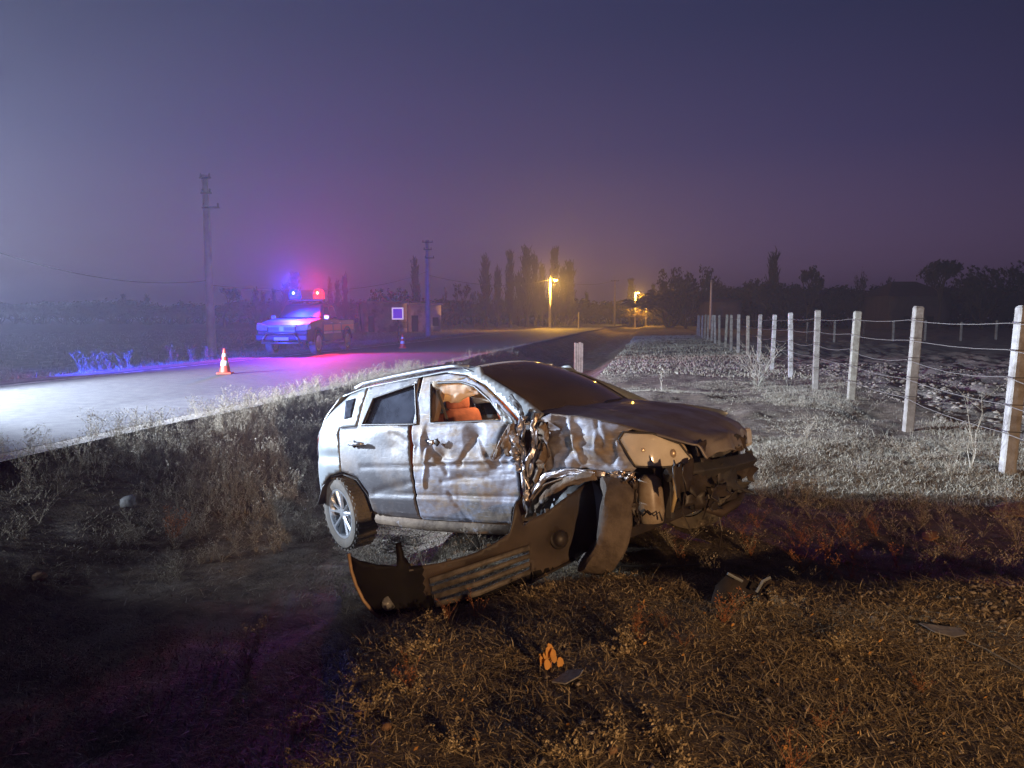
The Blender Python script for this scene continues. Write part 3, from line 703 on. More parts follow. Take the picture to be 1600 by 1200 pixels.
# crumpled sheet helper
def crumple(name, px, w_, mt, yc, amp=.03, seed=0, nv=6, n=14, dy=(0, 0), sub=.0):
    q = [cu(a, b, 1, yc) for a, b in px]; V = []; L = len(q) - 1
    for i in range(n + 1):
        k = i / n * L; j = min(L - 1, int(k)); p = q[j].lerp(q[j + 1], k - j)
        ww = w_[0] + (w_[1] - w_[0]) * i / n
        d = (q[min(L, j + 1)] - q[j]).normalized(); s = d.cross(Vector((0, 1, 0))).normalized()
        for m in range(nv + 1):
            t = m / nv - .5; v = p + s * ww * t
            nn = noise.noise(Vector((i * .55 + seed, m * .8, seed * 1.7))); n2 = noise.noise(Vector((i * .5, m * .7 + 5, seed)))
            v += Vector((n2 * amp * .6, nn * amp * 1.6 + (abs(t) * 2 - .5) * amp * .5, noise.noise(Vector((i * .6 + 9, m, seed))) * amp * .5)); V.append(tuple(v))
    Q = [(i * (nv + 1) + j, (i + 1) * (nv + 1) + j, (i + 1) * (nv + 1) + j + 1, i * (nv + 1) + j + 1) for i in range(n) for j in range(nv)]
    o = link(name, fast(name, V, Q, False), mt, car); s = o.modifiers.new('s', 'SOLIDIFY'); s.thickness = .006
    return o
M['bare'] = mat('torn_bright_metal', (.55, .55, .60), (.40, .28, .18), .28, .6, scale=8, lo=.45, hi=.6, bump=.004, bscale=24)
crumple('torn_pillar_metal', [(836, 645), (834, 690), (826, 735), (822, 795)], (.07, .06), M['bare'], -.90, .04, 1)
crumple('torn_pillar_metal', [(818, 650), (816, 690), (818, 740), (828, 800)], (.05, .04), M['bare'], -.92, .05, 2)
crumple('torn_pillar_metal', [(846, 660), (850, 700), (842, 745), (832, 780)], (.07, .09), M['mud'], -.91, .05, 3)
crumple('torn_pillar_metal', [(806, 662), (806, 700), (812, 735)], (.10, .05), M['bare'], -.92, .06, 4)
crumple('mirror_plate', [(774, 630), (786, 648), (800, 664)], (.02, .07), M['silver_clean'], -.90, .01, 5)
crumple('a_pillar_corner', [(796, 618), (810, 636), (820, 662)], (.04, .05), M['black'], -.865, .01, 6)
crumple('bent_arch_strip', [(838, 800), (856, 770), (885, 752), (930, 742)], (.05, .07), M['mud'], -.95, .03, 7)
crumple('bent_arch_strip', [(832, 770), (850, 745), (890, 736), (945, 742)], (.04, .05), M['bare'], -.93, .02, 8)
crumple('crushed_bracket', [(950, 745), (968, 742), (992, 746)], (.05, .06), M['bare'], -.90, .05, 9)
crumple('hanging_liner', [(972, 752), (978, 790), (972, 830), (965, 862)], (.06, .05), M['mud'], -.93, .04, 10)
crumple('hanging_liner', [(990, 750), (990, 790), (996, 820)], (.05, .03), M['brownplast'], -.88, .03, 11)
# smashed mirror
def lump(mb, c, r, seed, amp=.35, sq=(1, 1, 1)):
    bm = bmesh.new(); bmesh.ops.create_icosphere(bm, subdivisions=2, radius=1); c = Vector(c); vs = []
    for v in bm.verts: k = 1 + amp * noise.noise(v.co * 1.7 + Vector((seed * 3.1, 0, 0))) * 2; vs.append(c + Vector((v.co.x * sq[0], v.co.y * sq[1], v.co.z * sq[2])) * r * k)
    mb.add(vs, [[q.index for q in f.verts] for f in bm.faces]); bm.free()
mb = MB()
for i, (a, b, r_) in enumerate(((778, 702, .040), (790, 690, .045), (800, 672, .04), (796, 705, .035), (808, 690, .035), (772, 712, .03))): lump(mb, cu(a, b, 1, -.94), r_, i, .4, (.9, .8, 1.2))
mb.build('mirror_remains', M['mud'], car)
MB().tube([cu(770, 718, 1, -.95), cu(782, 690, 1, -.97), cu(796, 664, 1, -.93)], [.008, .011, .009], 6).build('mirror_arm', M['bare'], car)
# handles
hp = cu(554, 694, 1, -.915)
MB().tube([hp + Vector((-.10, .03, .0)), hp + Vector((-.075, 0, .004)), hp + Vector((.06, 0, .002)), hp + Vector((.09, .03, -.002))], [.013, .017, .017, .012], 8).build('handle', M['alloy'], rd, True)
lc = cu(554, 694, 1, -.885)
MB().lathe([(.034, -.004), (.030, .004), (.001, .006)], 16, 'y', tuple(lc)).build('handle_recess', M['black'], rd, True)
hq = cu(682, 691, 1, -.905)
mb = MB(); lump(mb, hq, .028, 4, .3, (1.2, .4, 1)); mb.build('handle_hole', M['black'], fd, True)
mb = MB(); lump(mb, hq + Vector((-.05, -.005, 0)), .022, 7, .5, (1.6, .5, .8)); mb.build('broken_handle', M['bare'], fd, True)
# interior
def seat(x, y):
    m_ = MB(); m_.box((x, y, .55), (.50, .48, .16)); m_.box((x - .30, y, .86), (.15, .46, .62), Matrix.Rotation(-.25, 3, 'Y'), .85)
    o = m_.build('seat', M['seat'], car, True, .05, 3)
    MB().box((x - .40, y, 1.23), (.09, .26, .16)).build('headrest', M['seat'], o, True, .04, 3)
seat(1.45, -.36); seat(1.45, .36)
m_ = MB(); m_.box((.42, 0, .56), (.48, 1.2, .16)); m_.box((.12, 0, .84), (.14, 1.2, .55), Matrix.Rotation(-.3, 3, 'Y')); m_.build('rear_bench', M['seat'], car, True, .05, 3)
boxo('dashboard', (2.05, 0, .88), (.42, 1.36, .30), M['black'], car, .06)
MB().lathe([(.18, -.012), (.192, 0), (.18, .012), (.168, 0)], 28, 'x', (1.80, .36, .98), close=True).build('steering_wheel', M['black'], car, True)
def headliner(u, v): p = roof(.03 + u * .9, .04 + v * .92); return (p[0], p[1], p[2] - .035)
gridsurf('headliner', headliner, 12, 10, M['trim'], thick=.006)
# curtain airbag hanging inside the open window
def bag(u, v):
    x = 1.08 + .46 * u; zt = 1.41 + .01 * u; z = zt - (.20 - .10 * abs(u - .35)) * v
    return (x, -.665 + .05 * v + .035 * noise.noise(Vector((u * 4, v * 3, 2))), z + .02 * noise.noise(Vector((u * 7, v * 5, 8))))
gridsurf('curtain_airbag', bag, 22, 14, M['airbag'], thick=.01)
def bagl(u, v):
    x = .35 + 1.1 * u; return (x, .63 - .03 * math.sin(v * 3) + .03 * noise.noise(Vector((u * 6, v * 3, 5))), 1.43 - .24 * v)
gridsurf('curtain_airbag', bagl, 22, 10, M['airbag'], thick=.01)
MB().tube([(1.17, -.72, 1.33), (1.19, -.60, .95), (1.30, -.50, .62)], .014, 4).build('seat_belt', M['black'], car)
dome = MB(); dome.box((1.38, 0, 1.445), (.10, .14, .02)).build('added_dome_lamp', mat('added_dome_glow', (1, .8, .5), emit=(1, .55, .20), estr=5), car)  # unseen lamp added to brighten the cabin: glowing box plus point light
dl = lamp('added_cabin_light', 'POINT', (1.30, -.12, 1.36), 12, (1, .58, .26), rad=.03); dl.parent = car
# smashed nose
def fx(px, py, x): return cu(px, py, 0, x)
bt = [fx(1040, 735, 3.18), fx(1090, 728, 3.30), fx(1130, 722, 3.34), fx(1172, 712, 3.32)]
MB().tube([p + Vector((0, 0, -.03)) for p in bt], [.05, .06, .065, .06], 4).build('crash_beam', M['darkmetal'], car, False, .01)
boxo('radiator', (3.05, -.05, .58), (.06, 1.1, .42), M['black'], car)
for yy in (-.62, -.25, .2, .58): boxo('radiator_support', (3.14, yy, .60), (.05, .05, .48), M['darkmetal'], car, .006, Matrix.Rotation(random.uniform(-.2, .2), 3, 'X'))
tk = cu(1016, 780, 1, -.72)
m_ = MB(); m_.lathe([(.02, -.16), (.075, -.15), (.088, -.08), (.085, .06), (.075, .13), (.04, .16)], 14, 'z', tuple(tk)); m_.build('washer_tank', mat('yellowed_plastic', (.42, .36, .28), (.26, .19, .13), .4, scale=9), car, True, 0)
MB().tube([cu(1004, 806, 1, -.82), cu(1012, 798, 1, -.84), cu(1022, 806, 1, -.83), cu(1030, 800, 1, -.8), cu(1035, 814, 1, -.8)], .006, 6).build('torn_hose', M['black'], car, True)
MB().tube([cu(1052, 745, 1, -.70), cu(1056, 770, 1, -.72), cu(1050, 800, 1, -.72)], [.012, .018, .01], 6).build('dangling_connector', mat('amber_plastic', (.5, .38, .2), rough=.4), car, True)
random.seed(23)
def shard(seed, c, sx, sz, mt, ry=0, rz=0, bend=.3):
    V = []; n = 7
    a0 = Matrix.Rotation(rz, 3, 'Z') @ Matrix.Rotation(ry, 3, 'X')
    for i in range(n + 1):
        for j in range(4):
            u = i / n - .5; v = j / 3 - .5
            e = 1 + .5 * noise.noise(Vector((u * 3, v * 3, seed)))
            p = Vector((bend * (v * v + u * u * .6) * sx + .18 * sx * noise.noise(Vector((u * 5, v * 4, seed + 5))), u * sx * e, v * sz * (1 + .6 * noise.noise(Vector((u * 6, 3, seed))))))
            V.append(tuple(Vector(c) + a0 @ p))
    Q = [(i * 4 + j, (i + 1) * 4 + j, (i + 1) * 4 + j + 1, i * 4 + j + 1) for i in range(n) for j in range(3)]
    o = link('broken_panel', fast('broken_panel', V, Q, False), mt, car); s = o.modifiers.new('s', 'SOLIDIFY'); s.thickness = .008
sh = [(1100, 712, .22, .10), (1130, 700, .26, .08), (1155, 694, .16, .09), (1150, 722, .22, .10), (1110, 735, .28, .12), (1135, 745, .26, .12), (1165, 735, .18, .12), (1090, 755, .20, .12),
      (1120, 768, .28, .09), (1150, 760, .22, .08), (1075, 742, .14, .16), (1060, 750, .10, .20), (1140, 785, .24, .07), (1168, 716, .14, .10), (1095, 700, .12, .08), (1085, 780, .16, .10), (1115, 790, .18, .05)]
for i, (a, b, s1, s2) in enumerate(sh):
    shard(i * 2.3, fx(a, b, 3.26 + .05 * (i % 3)), s1, s2, (M['black'], M['darkmetal'], M['brownplast'], M['black'])[i % 4], random.uniform(-.5, .5), random.uniform(-.5, .3))
MB().tube([fx(1100, 795, 3.2), fx(1125, 800, 3.25), fx(1150, 785, 3.27), fx(1166, 760, 3.27)], [.02, .04, .04, .02], 5).build('undertray_edge', M['brownplast'], car, True)

# ================================================================== torn-off bumper cover lying against the wheel
def bq(px, py):                                       # measured on the leaning plane of the bumper
    A = at(560, 930, 3.86); B = at(960, 830, 4.72); up = Vector((0, 0, 1)); e = (B - A).normalized()
    nrm = e.cross(up).normalized(); nrm = (nrm + Vector((0, 0, .25))).normalized()
    x = (px - 800) / F; u = -(py - 600) / F
    d = cw(x, math.cos(PITCH) + u * math.sin(PITCH), -math.sin(PITCH) + u * math.cos(PITCH)); o = Vector((0, 0, CAMZ))
    s = (A - o).dot(nrm) / d.dot(nrm); p = o + d * s; n3 = e.cross(nrm).normalized()
    return ((p - A).dot(e), (p - A).dot(n3), A, e, n3, nrm)
_, _, BA, BE, BN, BNR = bq(560, 930)
if BN.z < 0: pass
def b2(l): return [bq(a, b)[:2] for a, b in l]
Lb = bq(950, 800)[0]; LOWS = 1 if bq(700, 900)[1] > bq(700, 960)[1] else -1
def bmap(s, t, off=0):
    t0 = s / Lb; bend = .34 * max(0, .16 - t0) ** 1.3 * 4 + .5 * max(0, t0 - .86) ** 1.4 * 2
    q = BA + BE * s + BN * t
    back = -BNR if BNR.dot(Vector((0, -1, 0))) > 0 else BNR
    return q + back * (bend + .05 * math.sin(t * 5) - off + .012 * noise.noise(Vector((s * 4, t * 4, 1))))
outer = [(550, 868), (555, 893), (563, 916), (575, 940), (590, 960), (608, 974), (645, 976), (690, 968), (720, 955), (760, 940), (800, 926), (830, 910), (862, 893), (898, 874), (930, 852), (941, 820), (946, 785),
         (944, 758), (936, 742), (918, 752), (895, 764), (868, 782), (846, 800), (822, 812), (812, 822), (806, 800), (801, 782), (796, 796), (794, 812), (790, 832), (768, 848), (742, 862), (712, 872), (690, 878), (664, 882), (640, 884), (628, 868), (622, 846), (614, 848), (617, 868), (618, 884), (590, 882), (565, 876)]
gr = [(668, 905), (700, 893), (750, 876), (800, 860), (822, 852), (828, 880), (829, 896), (790, 912), (740, 930), (700, 943), (684, 948), (676, 930)]
fl = [(870 + 14 * math.cos(t), 841 + 13 * math.sin(t)) for t in [i * .6283 for i in range(10)]]
vs, T = panel2d(b2(outer), [b2(gr), b2(fl)], .03)
bmp = empty('bumper_cover', BA, 0, 'torn off dark front bumper cover with slatted grille leaning on the muddy front wheel', 'bumper')
def bp(name, V, T, mt, parent=bmp, sm_=True, th=.006):
    V = [tuple(Vector(v) - BA) for v in V]
    o = link(name, fast(name, V, T, sm_), mt, parent)
    if th: s = o.modifiers.new('s', 'SOLIDIFY'); s.thickness = th; s.offset = 0
    return o
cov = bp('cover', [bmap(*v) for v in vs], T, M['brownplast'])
cov.data.materials.append(mat('shaded_black_plastic', (.004, .004, .005), (.010, .009, .008), .6, scale=6, spec=.15))                # shadow on the left end put into the colour; lower section likewise black
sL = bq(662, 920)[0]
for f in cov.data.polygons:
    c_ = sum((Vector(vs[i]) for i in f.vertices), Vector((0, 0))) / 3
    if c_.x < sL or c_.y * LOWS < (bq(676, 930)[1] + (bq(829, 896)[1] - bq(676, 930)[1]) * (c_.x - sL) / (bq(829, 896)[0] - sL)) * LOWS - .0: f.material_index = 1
def tubb(name, px, r, mt, parent=bmp, off=.01, n=6): return bp_t(name, [bmap(*bq(a, b)[:2], off) for a, b in px], r, mt, parent, n)
def bp_t(name, P, r, mt, parent, n): return MB().tube([p - BA for p in P], r, n).build(name, mt, parent, True)
M['lipm'] = mat('tan_rubber_edge', (.42, .27, .14), (.28, .18, .10), .6, scale=12)
tubb('edge_lip', [(550, 866), (555, 893), (563, 916), (575, 940), (590, 960), (608, 975)], .010, M['lipm'])
tubb('edge_flange', [(946, 758), (944, 790), (948, 815), (944, 838), (936, 852)], [.014, .016, .013, .018, .012], M['bare'], off=.02)
tubb('lower_lip', [(608, 975), (650, 976), (700, 966), (760, 940), (830, 911), (898, 874)], .009, M['black'])
for k in range(4):
    t = k / 3 * .86 + .07
    a = [(668 + 16 * t, 905 + 43 * t), (745 + 6 * t, 878 + 52 * t), (822 + 6 * t, 852 + 44 * t)]
    V = []
    for p in a:
        s_, t_ = bq(*p)[:2]
        for dt, of in ((-.016, .0), (-.016, .018), (.016, .022), (.016, -.02)): V.append(bmap(s_, t_ + dt, of))
    Q = [(i * 4 + j, i * 4 + (j + 1) % 4, (i + 1) * 4 + (j + 1) % 4, (i + 1) * 4 + j) for i in range(2) for j in range(4)] + [(0, 1, 2, 3), (8, 11, 10, 9)]
    bp('grille_slat', V, Q, mat('dusty_slat', (.16, .14, .12), (.06, .05, .04), .6, scale=14) if k == 0 else bpy.data.materials['dusty_slat'], sm_=False, th=0)
s_, t_ = bq(870, 841)[:2]; fc = bmap(s_, t_)
rotb = BNR.to_track_quat('Y', 'Z').to_matrix()
def onb(mb, px, py, off): s_, t_ = bq(px, py)[:2]; c = bmap(s_, t_, off); mb.v = [tuple(rotb @ Vector(v) + c - BA) for v in mb.v]; return mb
onb(MB().lathe([(.068, .012), (.072, .0), (.060, -.006), (.052, .03), (.040, .06)], 24, 'y'), 870, 841, 0).build('fog_lamp_bezel', M['black'], bmp, True)
onb(MB().lathe([(.04, .03), (.03, .018), (.001, .012)], 20, 'y'), 870, 841, 0).build('fog_lamp_lens', M['glassdark'], bmp, True)
onb(MB().lathe([(.042, .004), (.040, -.006), (.02, -.012), (.001, -.013)], 20, 'y'), 611, 944, .008).build('fog_lamp_lens', mat('scratched_lens', (.30, .30, .29), (.12, .12, .12), .3, scale=20), bmp, True)

# ================================================================== fence
fen = empty('wire_fence', (3.75, 8.4, 0), 0, 'long farm fence of pale square concrete posts strung with five wires beside the field', 'fence')
def post_mesh(h, w_):
    bm = bmesh.new(); bmesh.ops.create_cube(bm, size=1)
    for v in bm.verts: v.co = Vector((v.co.x * w_, v.co.y * w_ * .9, (v.co.z + .5) * h))
    top = [f for f in bm.faces if f.normal.z > .9]
    r = bmesh.ops.inset_region(bm, faces=top, thickness=w_ * .26); 
    for f in top:
        for v in f.verts: v.co.z += .028
    bmesh.ops.bevel(bm, geom=[e for e in bm.edges if abs(e.verts[0].co.z - e.verts[1].co.z) > h * .5], offset=w_ * .1, segments=1, affect='EDGES')
    me = bpy.data.meshes.new('post'); bm.to_mesh(me); bm.free(); return me
pm = post_mesh(1.95, .13); band = MB().box((0, 0, 0), (.139, .126, .012))
bandm = band.mesh('wire_tie'); pms = []
for k_, (a_, b_) in enumerate((((.38, .36, .335), (.25, .23, .205)), ((.30, .275, .24), (.19, .17, .145)), ((.44, .43, .42), (.31, .29, .27)), ((.34, .33, .27), (.22, .20, .16)))):
    m_ = pm.copy(); m_.materials.append(mat('weathered_concrete_%s' % 'abcd'[k_], a_, b_, .9, scale=8 + k_, bump=.006, bscale=45, c3=(.15, .125, .10), s3=3 + k_, lo3=.5, hi3=.66)); pms.append(m_)
    for v in m_.vertices:
        if v.co.z > .2: v.co += Vector((noise.noise(v.co * 9 + Vector((k_, 0, 0))), noise.noise(v.co * 9 + Vector((0, k_, 5))), 0)) * .012; bandm.materials.append(M['darkmetal'])
tops = []; FP = []
x_, y_ = 3.76, 8.36; random.seed(5)
yy = [8.36 + 3.06 * i for i in range(19)]
for i, y in enumerate(yy):
    x = 3.76 + .015 * math.sin(i * 2.1); z = H(x, y)
    ztop = CAMZ + (495 - (480 + min(12, i * 2.2))) / F * y
    p = link('post', pms[(0, 1, 3, 1, 2, 2, 0, 3)[i % 8]], None, fen); p.location = (x - 3.75, y - 8.4, ztop - 1.98 + random.uniform(-.03, .03)); 
    p.rotation_euler = (R(random.uniform(-1.2, 1.2)), R(1.6 if i < 2 else random.uniform(-2, 2)), R(random.uniform(-4, 4)))
    
    for k in range(5 if i < 12 else 0): tb = link('wire_tie', bandm, None, p); tb.location = (0, 0, 1.80 - k * .29)
    FP.append((x, y, ztop))
for k in range(5):
    pt = []
    for i in range(-1, len(FP) - 1):
        a = FP[i] if i >= 0 else (3.76, 5.3, FP[0][2] - .02); b = FP[i + 1]
        for t in (0, .25, .5, .75):
            sg = -.035 * (1 + (k == 2) * 1.2) * 4 * t * (1 - t)
            pt.append((a[0] + (b[0] - a[0]) * t - 3.75 - .068, a[1] + (b[1] - a[1]) * t - 8.4, a[2] + (b[2] - a[2]) * t - .18 - k * .29 + sg + .01 * math.sin(i * 3 + k)))
    pt.append((FP[-1][0] - 3.75 - .068, FP[-1][1] - 8.4, FP[-1][2] - .18 - k * .29))
    MB().tube(pt, .0036, 4).build('wire', M['wire'], fen)
# second fence across the field
f2 = empty('field_fence', at(1450, 515, 46), 0, 'thin line of distant fence posts across the dark field', 'fence')
b0 = f2.location.copy(); pm2 = post_mesh(1.5, .13); pm2.materials.append(M['concrete'])
prev = []
for i, px in enumerate((1236, 1262, 1304, 1350, 1396, 1446, 1502, 1557, 1618)):
    p = at(px, 513, 46 + i * .6); z = H(p.x, p.y); o = link('post', pm2, None, f2); o.location = (p.x - b0.x, p.y - b0.y, z - b0.z - .15); prev.append(Vector((p.x - b0.x, p.y - b0.y, z - b0.z)))
for hh in (.5, .85, 1.2): MB().tube([q + Vector((0, -.08, hh)) for q in prev], .006, 3).build('wire', M['wire'], f2)

tubb('loose_wire', [(905, 858), (900, 876), (910, 892), (925, 886)], .003, M['black'], off=.03, n=4)
tubb('loose_wire', [(826, 880), (832, 900), (828, 925)], .003, M['black'], off=.03, n=4)
for a_ in ((640, 886), (700, 878), (760, 854), (848, 800), (880, 777)):
    onb(MB().box((0, -.01, .0), (.03, .02, .045)), a_[0], a_[1], 0).build('clip', M['greyclip'] if 'greyclip' in M else M['darkmetal'], bmp, False, .003)
for q_ in (((1060, 740), (1070, 765), (1066, 800), (1080, 830)), ((1100, 745), (1108, 780), (1098, 812)), ((1122, 800), (1128, 830), (1124, 860))):
    MB().tube([fx(a, b, 3.22 + .02 * i) for i, (a, b) in enumerate(q_)], .005, 4).build('dangling_cable', M['black'], car)
# ================================================================== pickup
M['navy'] = mat('police_dark_paint', (.016, .022, .06), rough=.5, metal=.0, coat=.0)
M['pwhite'] = mat('police_white_paint', (.62, .62, .64), rough=.35, coat=.3)
M['pred'] = mat('red_stripe', (.55, .04, .03), rough=.4)
M['chrome'] = mat('chrome', (.30, .30, .33), rough=.3, metal=.8)
M['lampglass'] = mat('headlamp_lens', (.62, .64, .68), (.40, .42, .46), .15, .4, scale=12)
tr = empty('police_pickup', (-13.35, 24.6, RZ), R(-84), 'double cab police pickup parked facing us with blue and red beacons flashing', 'pickup truck')
def prism(name, poly, y0, y1, mt, parent, tap=0, bev=.04, ztap=1.0, smooth=False):
    m_ = MB(); n = len(poly)
    V = [(x, y0 + tap * max(0, z - ztap), z) for x, z in poly] + [(x, y1 - tap * max(0, z - ztap), z) for x, z in poly]
    m_.add(V, [tuple(range(n)), tuple(range(2 * n - 1, n - 1, -1))] + [(i, i + n, (i + 1) % n + n, (i + 1) % n) for i in range(n)])
    return m_.build(name, mt, parent, smooth, bev, 3)
def arcp(cx_, cz, r, a0, a1, n=9): return [(cx_ + r * math.cos(R(a0 + (a1 - a0) * i / n)), cz + r * math.sin(R(a0 + (a1 - a0) * i / n))) for i in range(n + 1)]
tr.scale = (1.06, 1.06, 1.08)
low = [(.98, .50), (1.02, .80), (.92, 1.02), (.55, 1.14), (-.45, 1.24), (-1.2, 1.24), (-2.15, 1.24), (-2.25, 1.20), (-4.12, 1.20), (-4.16, .62), (-3.66, .52)]
low += arcp(-3.15, .42, .46, 170, 10) + [(-2.6, .42), (-.55, .42)] + arcp(0, .42, .46, 170, 10) + [(.55, .46)]
prism('body', low, -.90, .90, M['navy'], tr, .10, .10, 1.0)
gh = [(-.42, 1.22), (-1.05, 1.74), (-1.55, 1.80), (-2.10, 1.76), (-2.42, 1.22)]
cabn = prism('cab', gh, -.84, .84, M['navy'], tr, .24, .09, 1.2)
def quadp(name, pts_, mt, parent, th=.01): 
    o = MB().add(pts_, [tuple(range(len(pts_)))]).build(name, mt, parent)
    s = o.modifiers.new('s', 'SOLIDIFY'); s.thickness = th; s.offset = 0; return o
yz = lambda z: .84 - .24 * (z - 1.2) + .006
quadp('windscreen', [(-.475, -.74, 1.28), (-.475, .74, 1.28), (-1.0, .66, 1.715), (-1.0, -.66, 1.715)], mat('dusty_dark_glass', (.03, .03, .035), rough=.55), cabn)
for s in (-1, 1):
    quadp('side_window', [(-.72, s * yz(1.28), 1.28), (-1.08, s * yz(1.66), 1.66), (-1.48, s * yz(1.68), 1.68), (-1.45, s * yz(1.28), 1.28)], M['glassdark'], cabn)
    quadp('side_window', [(-1.54, s * yz(1.28), 1.28), (-1.56, s * yz(1.68), 1.68), (-2.02, s * yz(1.66), 1.66), (-2.22, s * yz(1.28), 1.28)], M['glassdark'], cabn)
    for x0, x1 in ((-1.47, -.50), (-2.40, -1.53)):
        d_ = quadp('door', [(x0, s * .905, .50), (x1, s * .905, .50), (x1, s * .897, 1.15), (x0, s * .897, 1.15)], M['navy'], tr)
        quadp('door_stripe', [(x0 + .03, s * .918, .80), (x1 - .03, s * .918, .80), (x1 - .03, s * .912, 1.02), (x0 + .03, s * .912, 1.02)], M['pred'], d_, .004)
        quadp('door_stripe', [(x0 + .03, s * .918, .70), (x1 - .03, s * .918, .70), (x1 - .03, s * .918, .77), (x0 + .03, s * .918, .77)], M['pwhite'], d_, .004)
        MB().box((x0 + .16, s * .925, 1.08), (.16, .03, .03)).build('handle', M['chrome'], d_)
    MB().box((-.62, s * 1.0, 1.28), (.10, .20, .16)).build('wing_mirror', M['chrome'], tr, False, .03)
    MB().tube([(-.50, s * .95, .36), (-2.5, s * .95, .36)], .035, 6).build('side_step', M['chrome'], tr)
    quadp('bed_stripe', [(-3.98, s * .904, .80), (-2.52, s * .904, .80), (-2.52, s * .902, 1.0), (-3.98, s * .902, 1.0)], M['pred'], tr, .004)
    hl2 = MB().add([(1.03, s * .50, .82), (1.00, s * .86, .84), (.90, s * .90, 1.02), (.80, s * .91, 1.06), (.96, s * .52, .99), (.86, s * .93, .88)], [(0, 1, 2, 4), (1, 5, 3, 2), (2, 3, 4)]).build('headlight', M['lampglass'], tr)
    sd = hl2.modifiers.new('s', 'SOLIDIFY'); sd.thickness = .05; sd.offset = 1
    MB().lathe([(.085, 0), (.09, .03), (.06, .045), (.001, .05)], 16, 'x', (1.01, s * .68, .56)).build('fog_lamp', M['lampglass'], tr, True)
    MB().tube([(.52 * math.cos(R(a)) + 0, s * .91, .40 + .52 * math.sin(R(a))) for a in range(5, 176, 17)], .035, 5).build('wheel_flare', M['black'], tr, True)
    MB().tube([(.52 * math.cos(R(a)) - 3.15, s * .91, .40 + .52 * math.sin(R(a))) for a in range(5, 176, 17)], .035, 5).build('wheel_flare', M['black'], tr, True)
    for x in (0, -3.15): wheel('wheel', (x, s * .80, .385), 0 if s < 0 else math.pi, rad=.385, wid=.25, parent=tr, n=24, spokes=6, tread=False)
g_ = MB()
for k in range(5): g_.box((1.035, 0, .80 + k * .045), (.03, .92, .018))
g_.box((1.03, 0, .985), (.05, 1.0, .04)); g_.box((1.04, 0, .89), (.04, .16, .14)); g_.build('grille', M['chrome'], tr, False, .004)
MB().box((1.01, 0, .88), (.03, .94, .22)).build('grille_backing', M['black'], tr)
bmp2 = MB().box((1.02, 0, .60), (.16, 1.84, .22)).build('bumper', M['navy'], tr, False, .05)
MB().box((1.10, 0, .56), (.02, .52, .11)).build('number_plate', M['pwhite'], bmp2, False, .004)
MB().box((1.085, 0, .66), (.03, .9, .05)).build('air_intake', M['black'], bmp2)
bb = MB(); 
for z, wd in ((.74, .52), (.42, .70)): bb.tube([(1.08, -wd, z), (1.16, -wd * .9, z), (1.18, 0, z), (1.16, wd * .9, z), (1.08, wd, z)], .03, 8)
for s in (-1, 1): bb.tube([(1.16, s * .47, .74), (1.18, s * .60, .58), (1.16, s * .66, .42)], .03, 8)
bb.build('bull_bar', M['chrome'], tr, True)
MB().add([(.95, -.7, 1.02), (.95, .7, 1.02), (.2, .62, 1.185), (.2, -.62, 1.185)], [(0, 1, 2, 3)]).build('bonnet_scoop', M['navy'], tr)
rb = MB().tube([(-2.5, -.72, 1.2), (-2.52, -.66, 1.72), (-2.52, .66, 1.72), (-2.5, .72, 1.2)], .035, 8).build('roll_bar', M['chrome'], tr, True)
lb = MB().box((-1.32, 0, 1.90), (.30, 1.34, .10)).build('light_bar', M['black'], tr, False, .03)
def glow(name, c, s): return mat(name, (.01, .01, .01), rough=1, spec=0, emit=c, estr=s)
BLUE = (.0, .015, 1.0); RED = (1.0, .025, .02)
for s, cc, nm, cl_ in ((-1, BLUE, 'blue_beacon', 'rotating blue beacon'), (1, RED, 'red_beacon', 'rotating red beacon')):
    b_ = MB().lathe([(.20, 0), (.21, .12), (.19, .26), (.12, .34), (.001, .36)], 18, 'z', (-1.32, s * .46, 1.95)).build(nm, glow(nm + '_lens', cc, 6.0 if s < 0 else 3.0), tr, True)
    MB().lathe([(.04, 0), (.035, .012), (.001, .016)], 14, 'x', (-1.105, s * .46 + .03, 2.16)).build('bulb', glow(nm + '_bulb', (.8, .85, 1) if s < 0 else (1, .75, .3), 12), b_, True)
BM = tr.matrix_basis
def inpick(p): return Matrix.Translation(tr.location) @ tr.rotation_euler.to_matrix().to_4x4() @ Vector(p)
lamp('blue_beacon_light', 'SPOT', inpick((-1.0, -.52, 2.72)), 4600, (.02, .04, 1.0), inpick((-1.0, -.52, 2.72)) + Vector((.45, -1, .1)), 160, .3, .10)
lamp('red_beacon_light', 'SPOT', inpick((-1.0, .50, 2.72)), 3300, (1.0, .02, .06), inpick((-1.0, .50, 2.72)) + Vector((.75, -1, .1)), 160, .3, .10)

# ================================================================== cones, sign, poles
M['cone_o'] = mat('orange_cone_plastic', (.55, .05, .02), rough=.5)
M['cone_w'] = mat('cone_reflective_band', (.50, .50, .52), rough=.35)
def cone(x, y, label):
    r = empty('traffic_cone', (x, y, RZ + .006), random.random(), label, 'traffic cone', 'traffic cones on the road')
    MB().box((0, 0, .018), (.34, .34, .036)).build('base', M['cone_o'], r, False, .008)
    MB().lathe([(.135, .03), (.125, .06), (.028, .60), (.02, .615), (.001, .615)], 20, 'z').build('cone_body', M['cone_o'], r, True)
    for a, b in ((.20, .32), (.42, .50)):
        q = lambda z: .125 - (z - .06) / .54 * .097 + .003
        MB().lathe([(q(a), a), (q(b), b)], 20, 'z').build('band', M['cone_w'], r, True)
c1 = at(352, 585, 17.3); c2 = at(629, 543, 31.5)
cone(c1.x, c1.y, 'large orange traffic cone on the left in front of the pickup')
cone(c2.x, c2.y, 'small far orange traffic cone behind the wreck near the blue sign')
sp = at(622, 535, 39); sp.z = H(sp.x, sp.y)
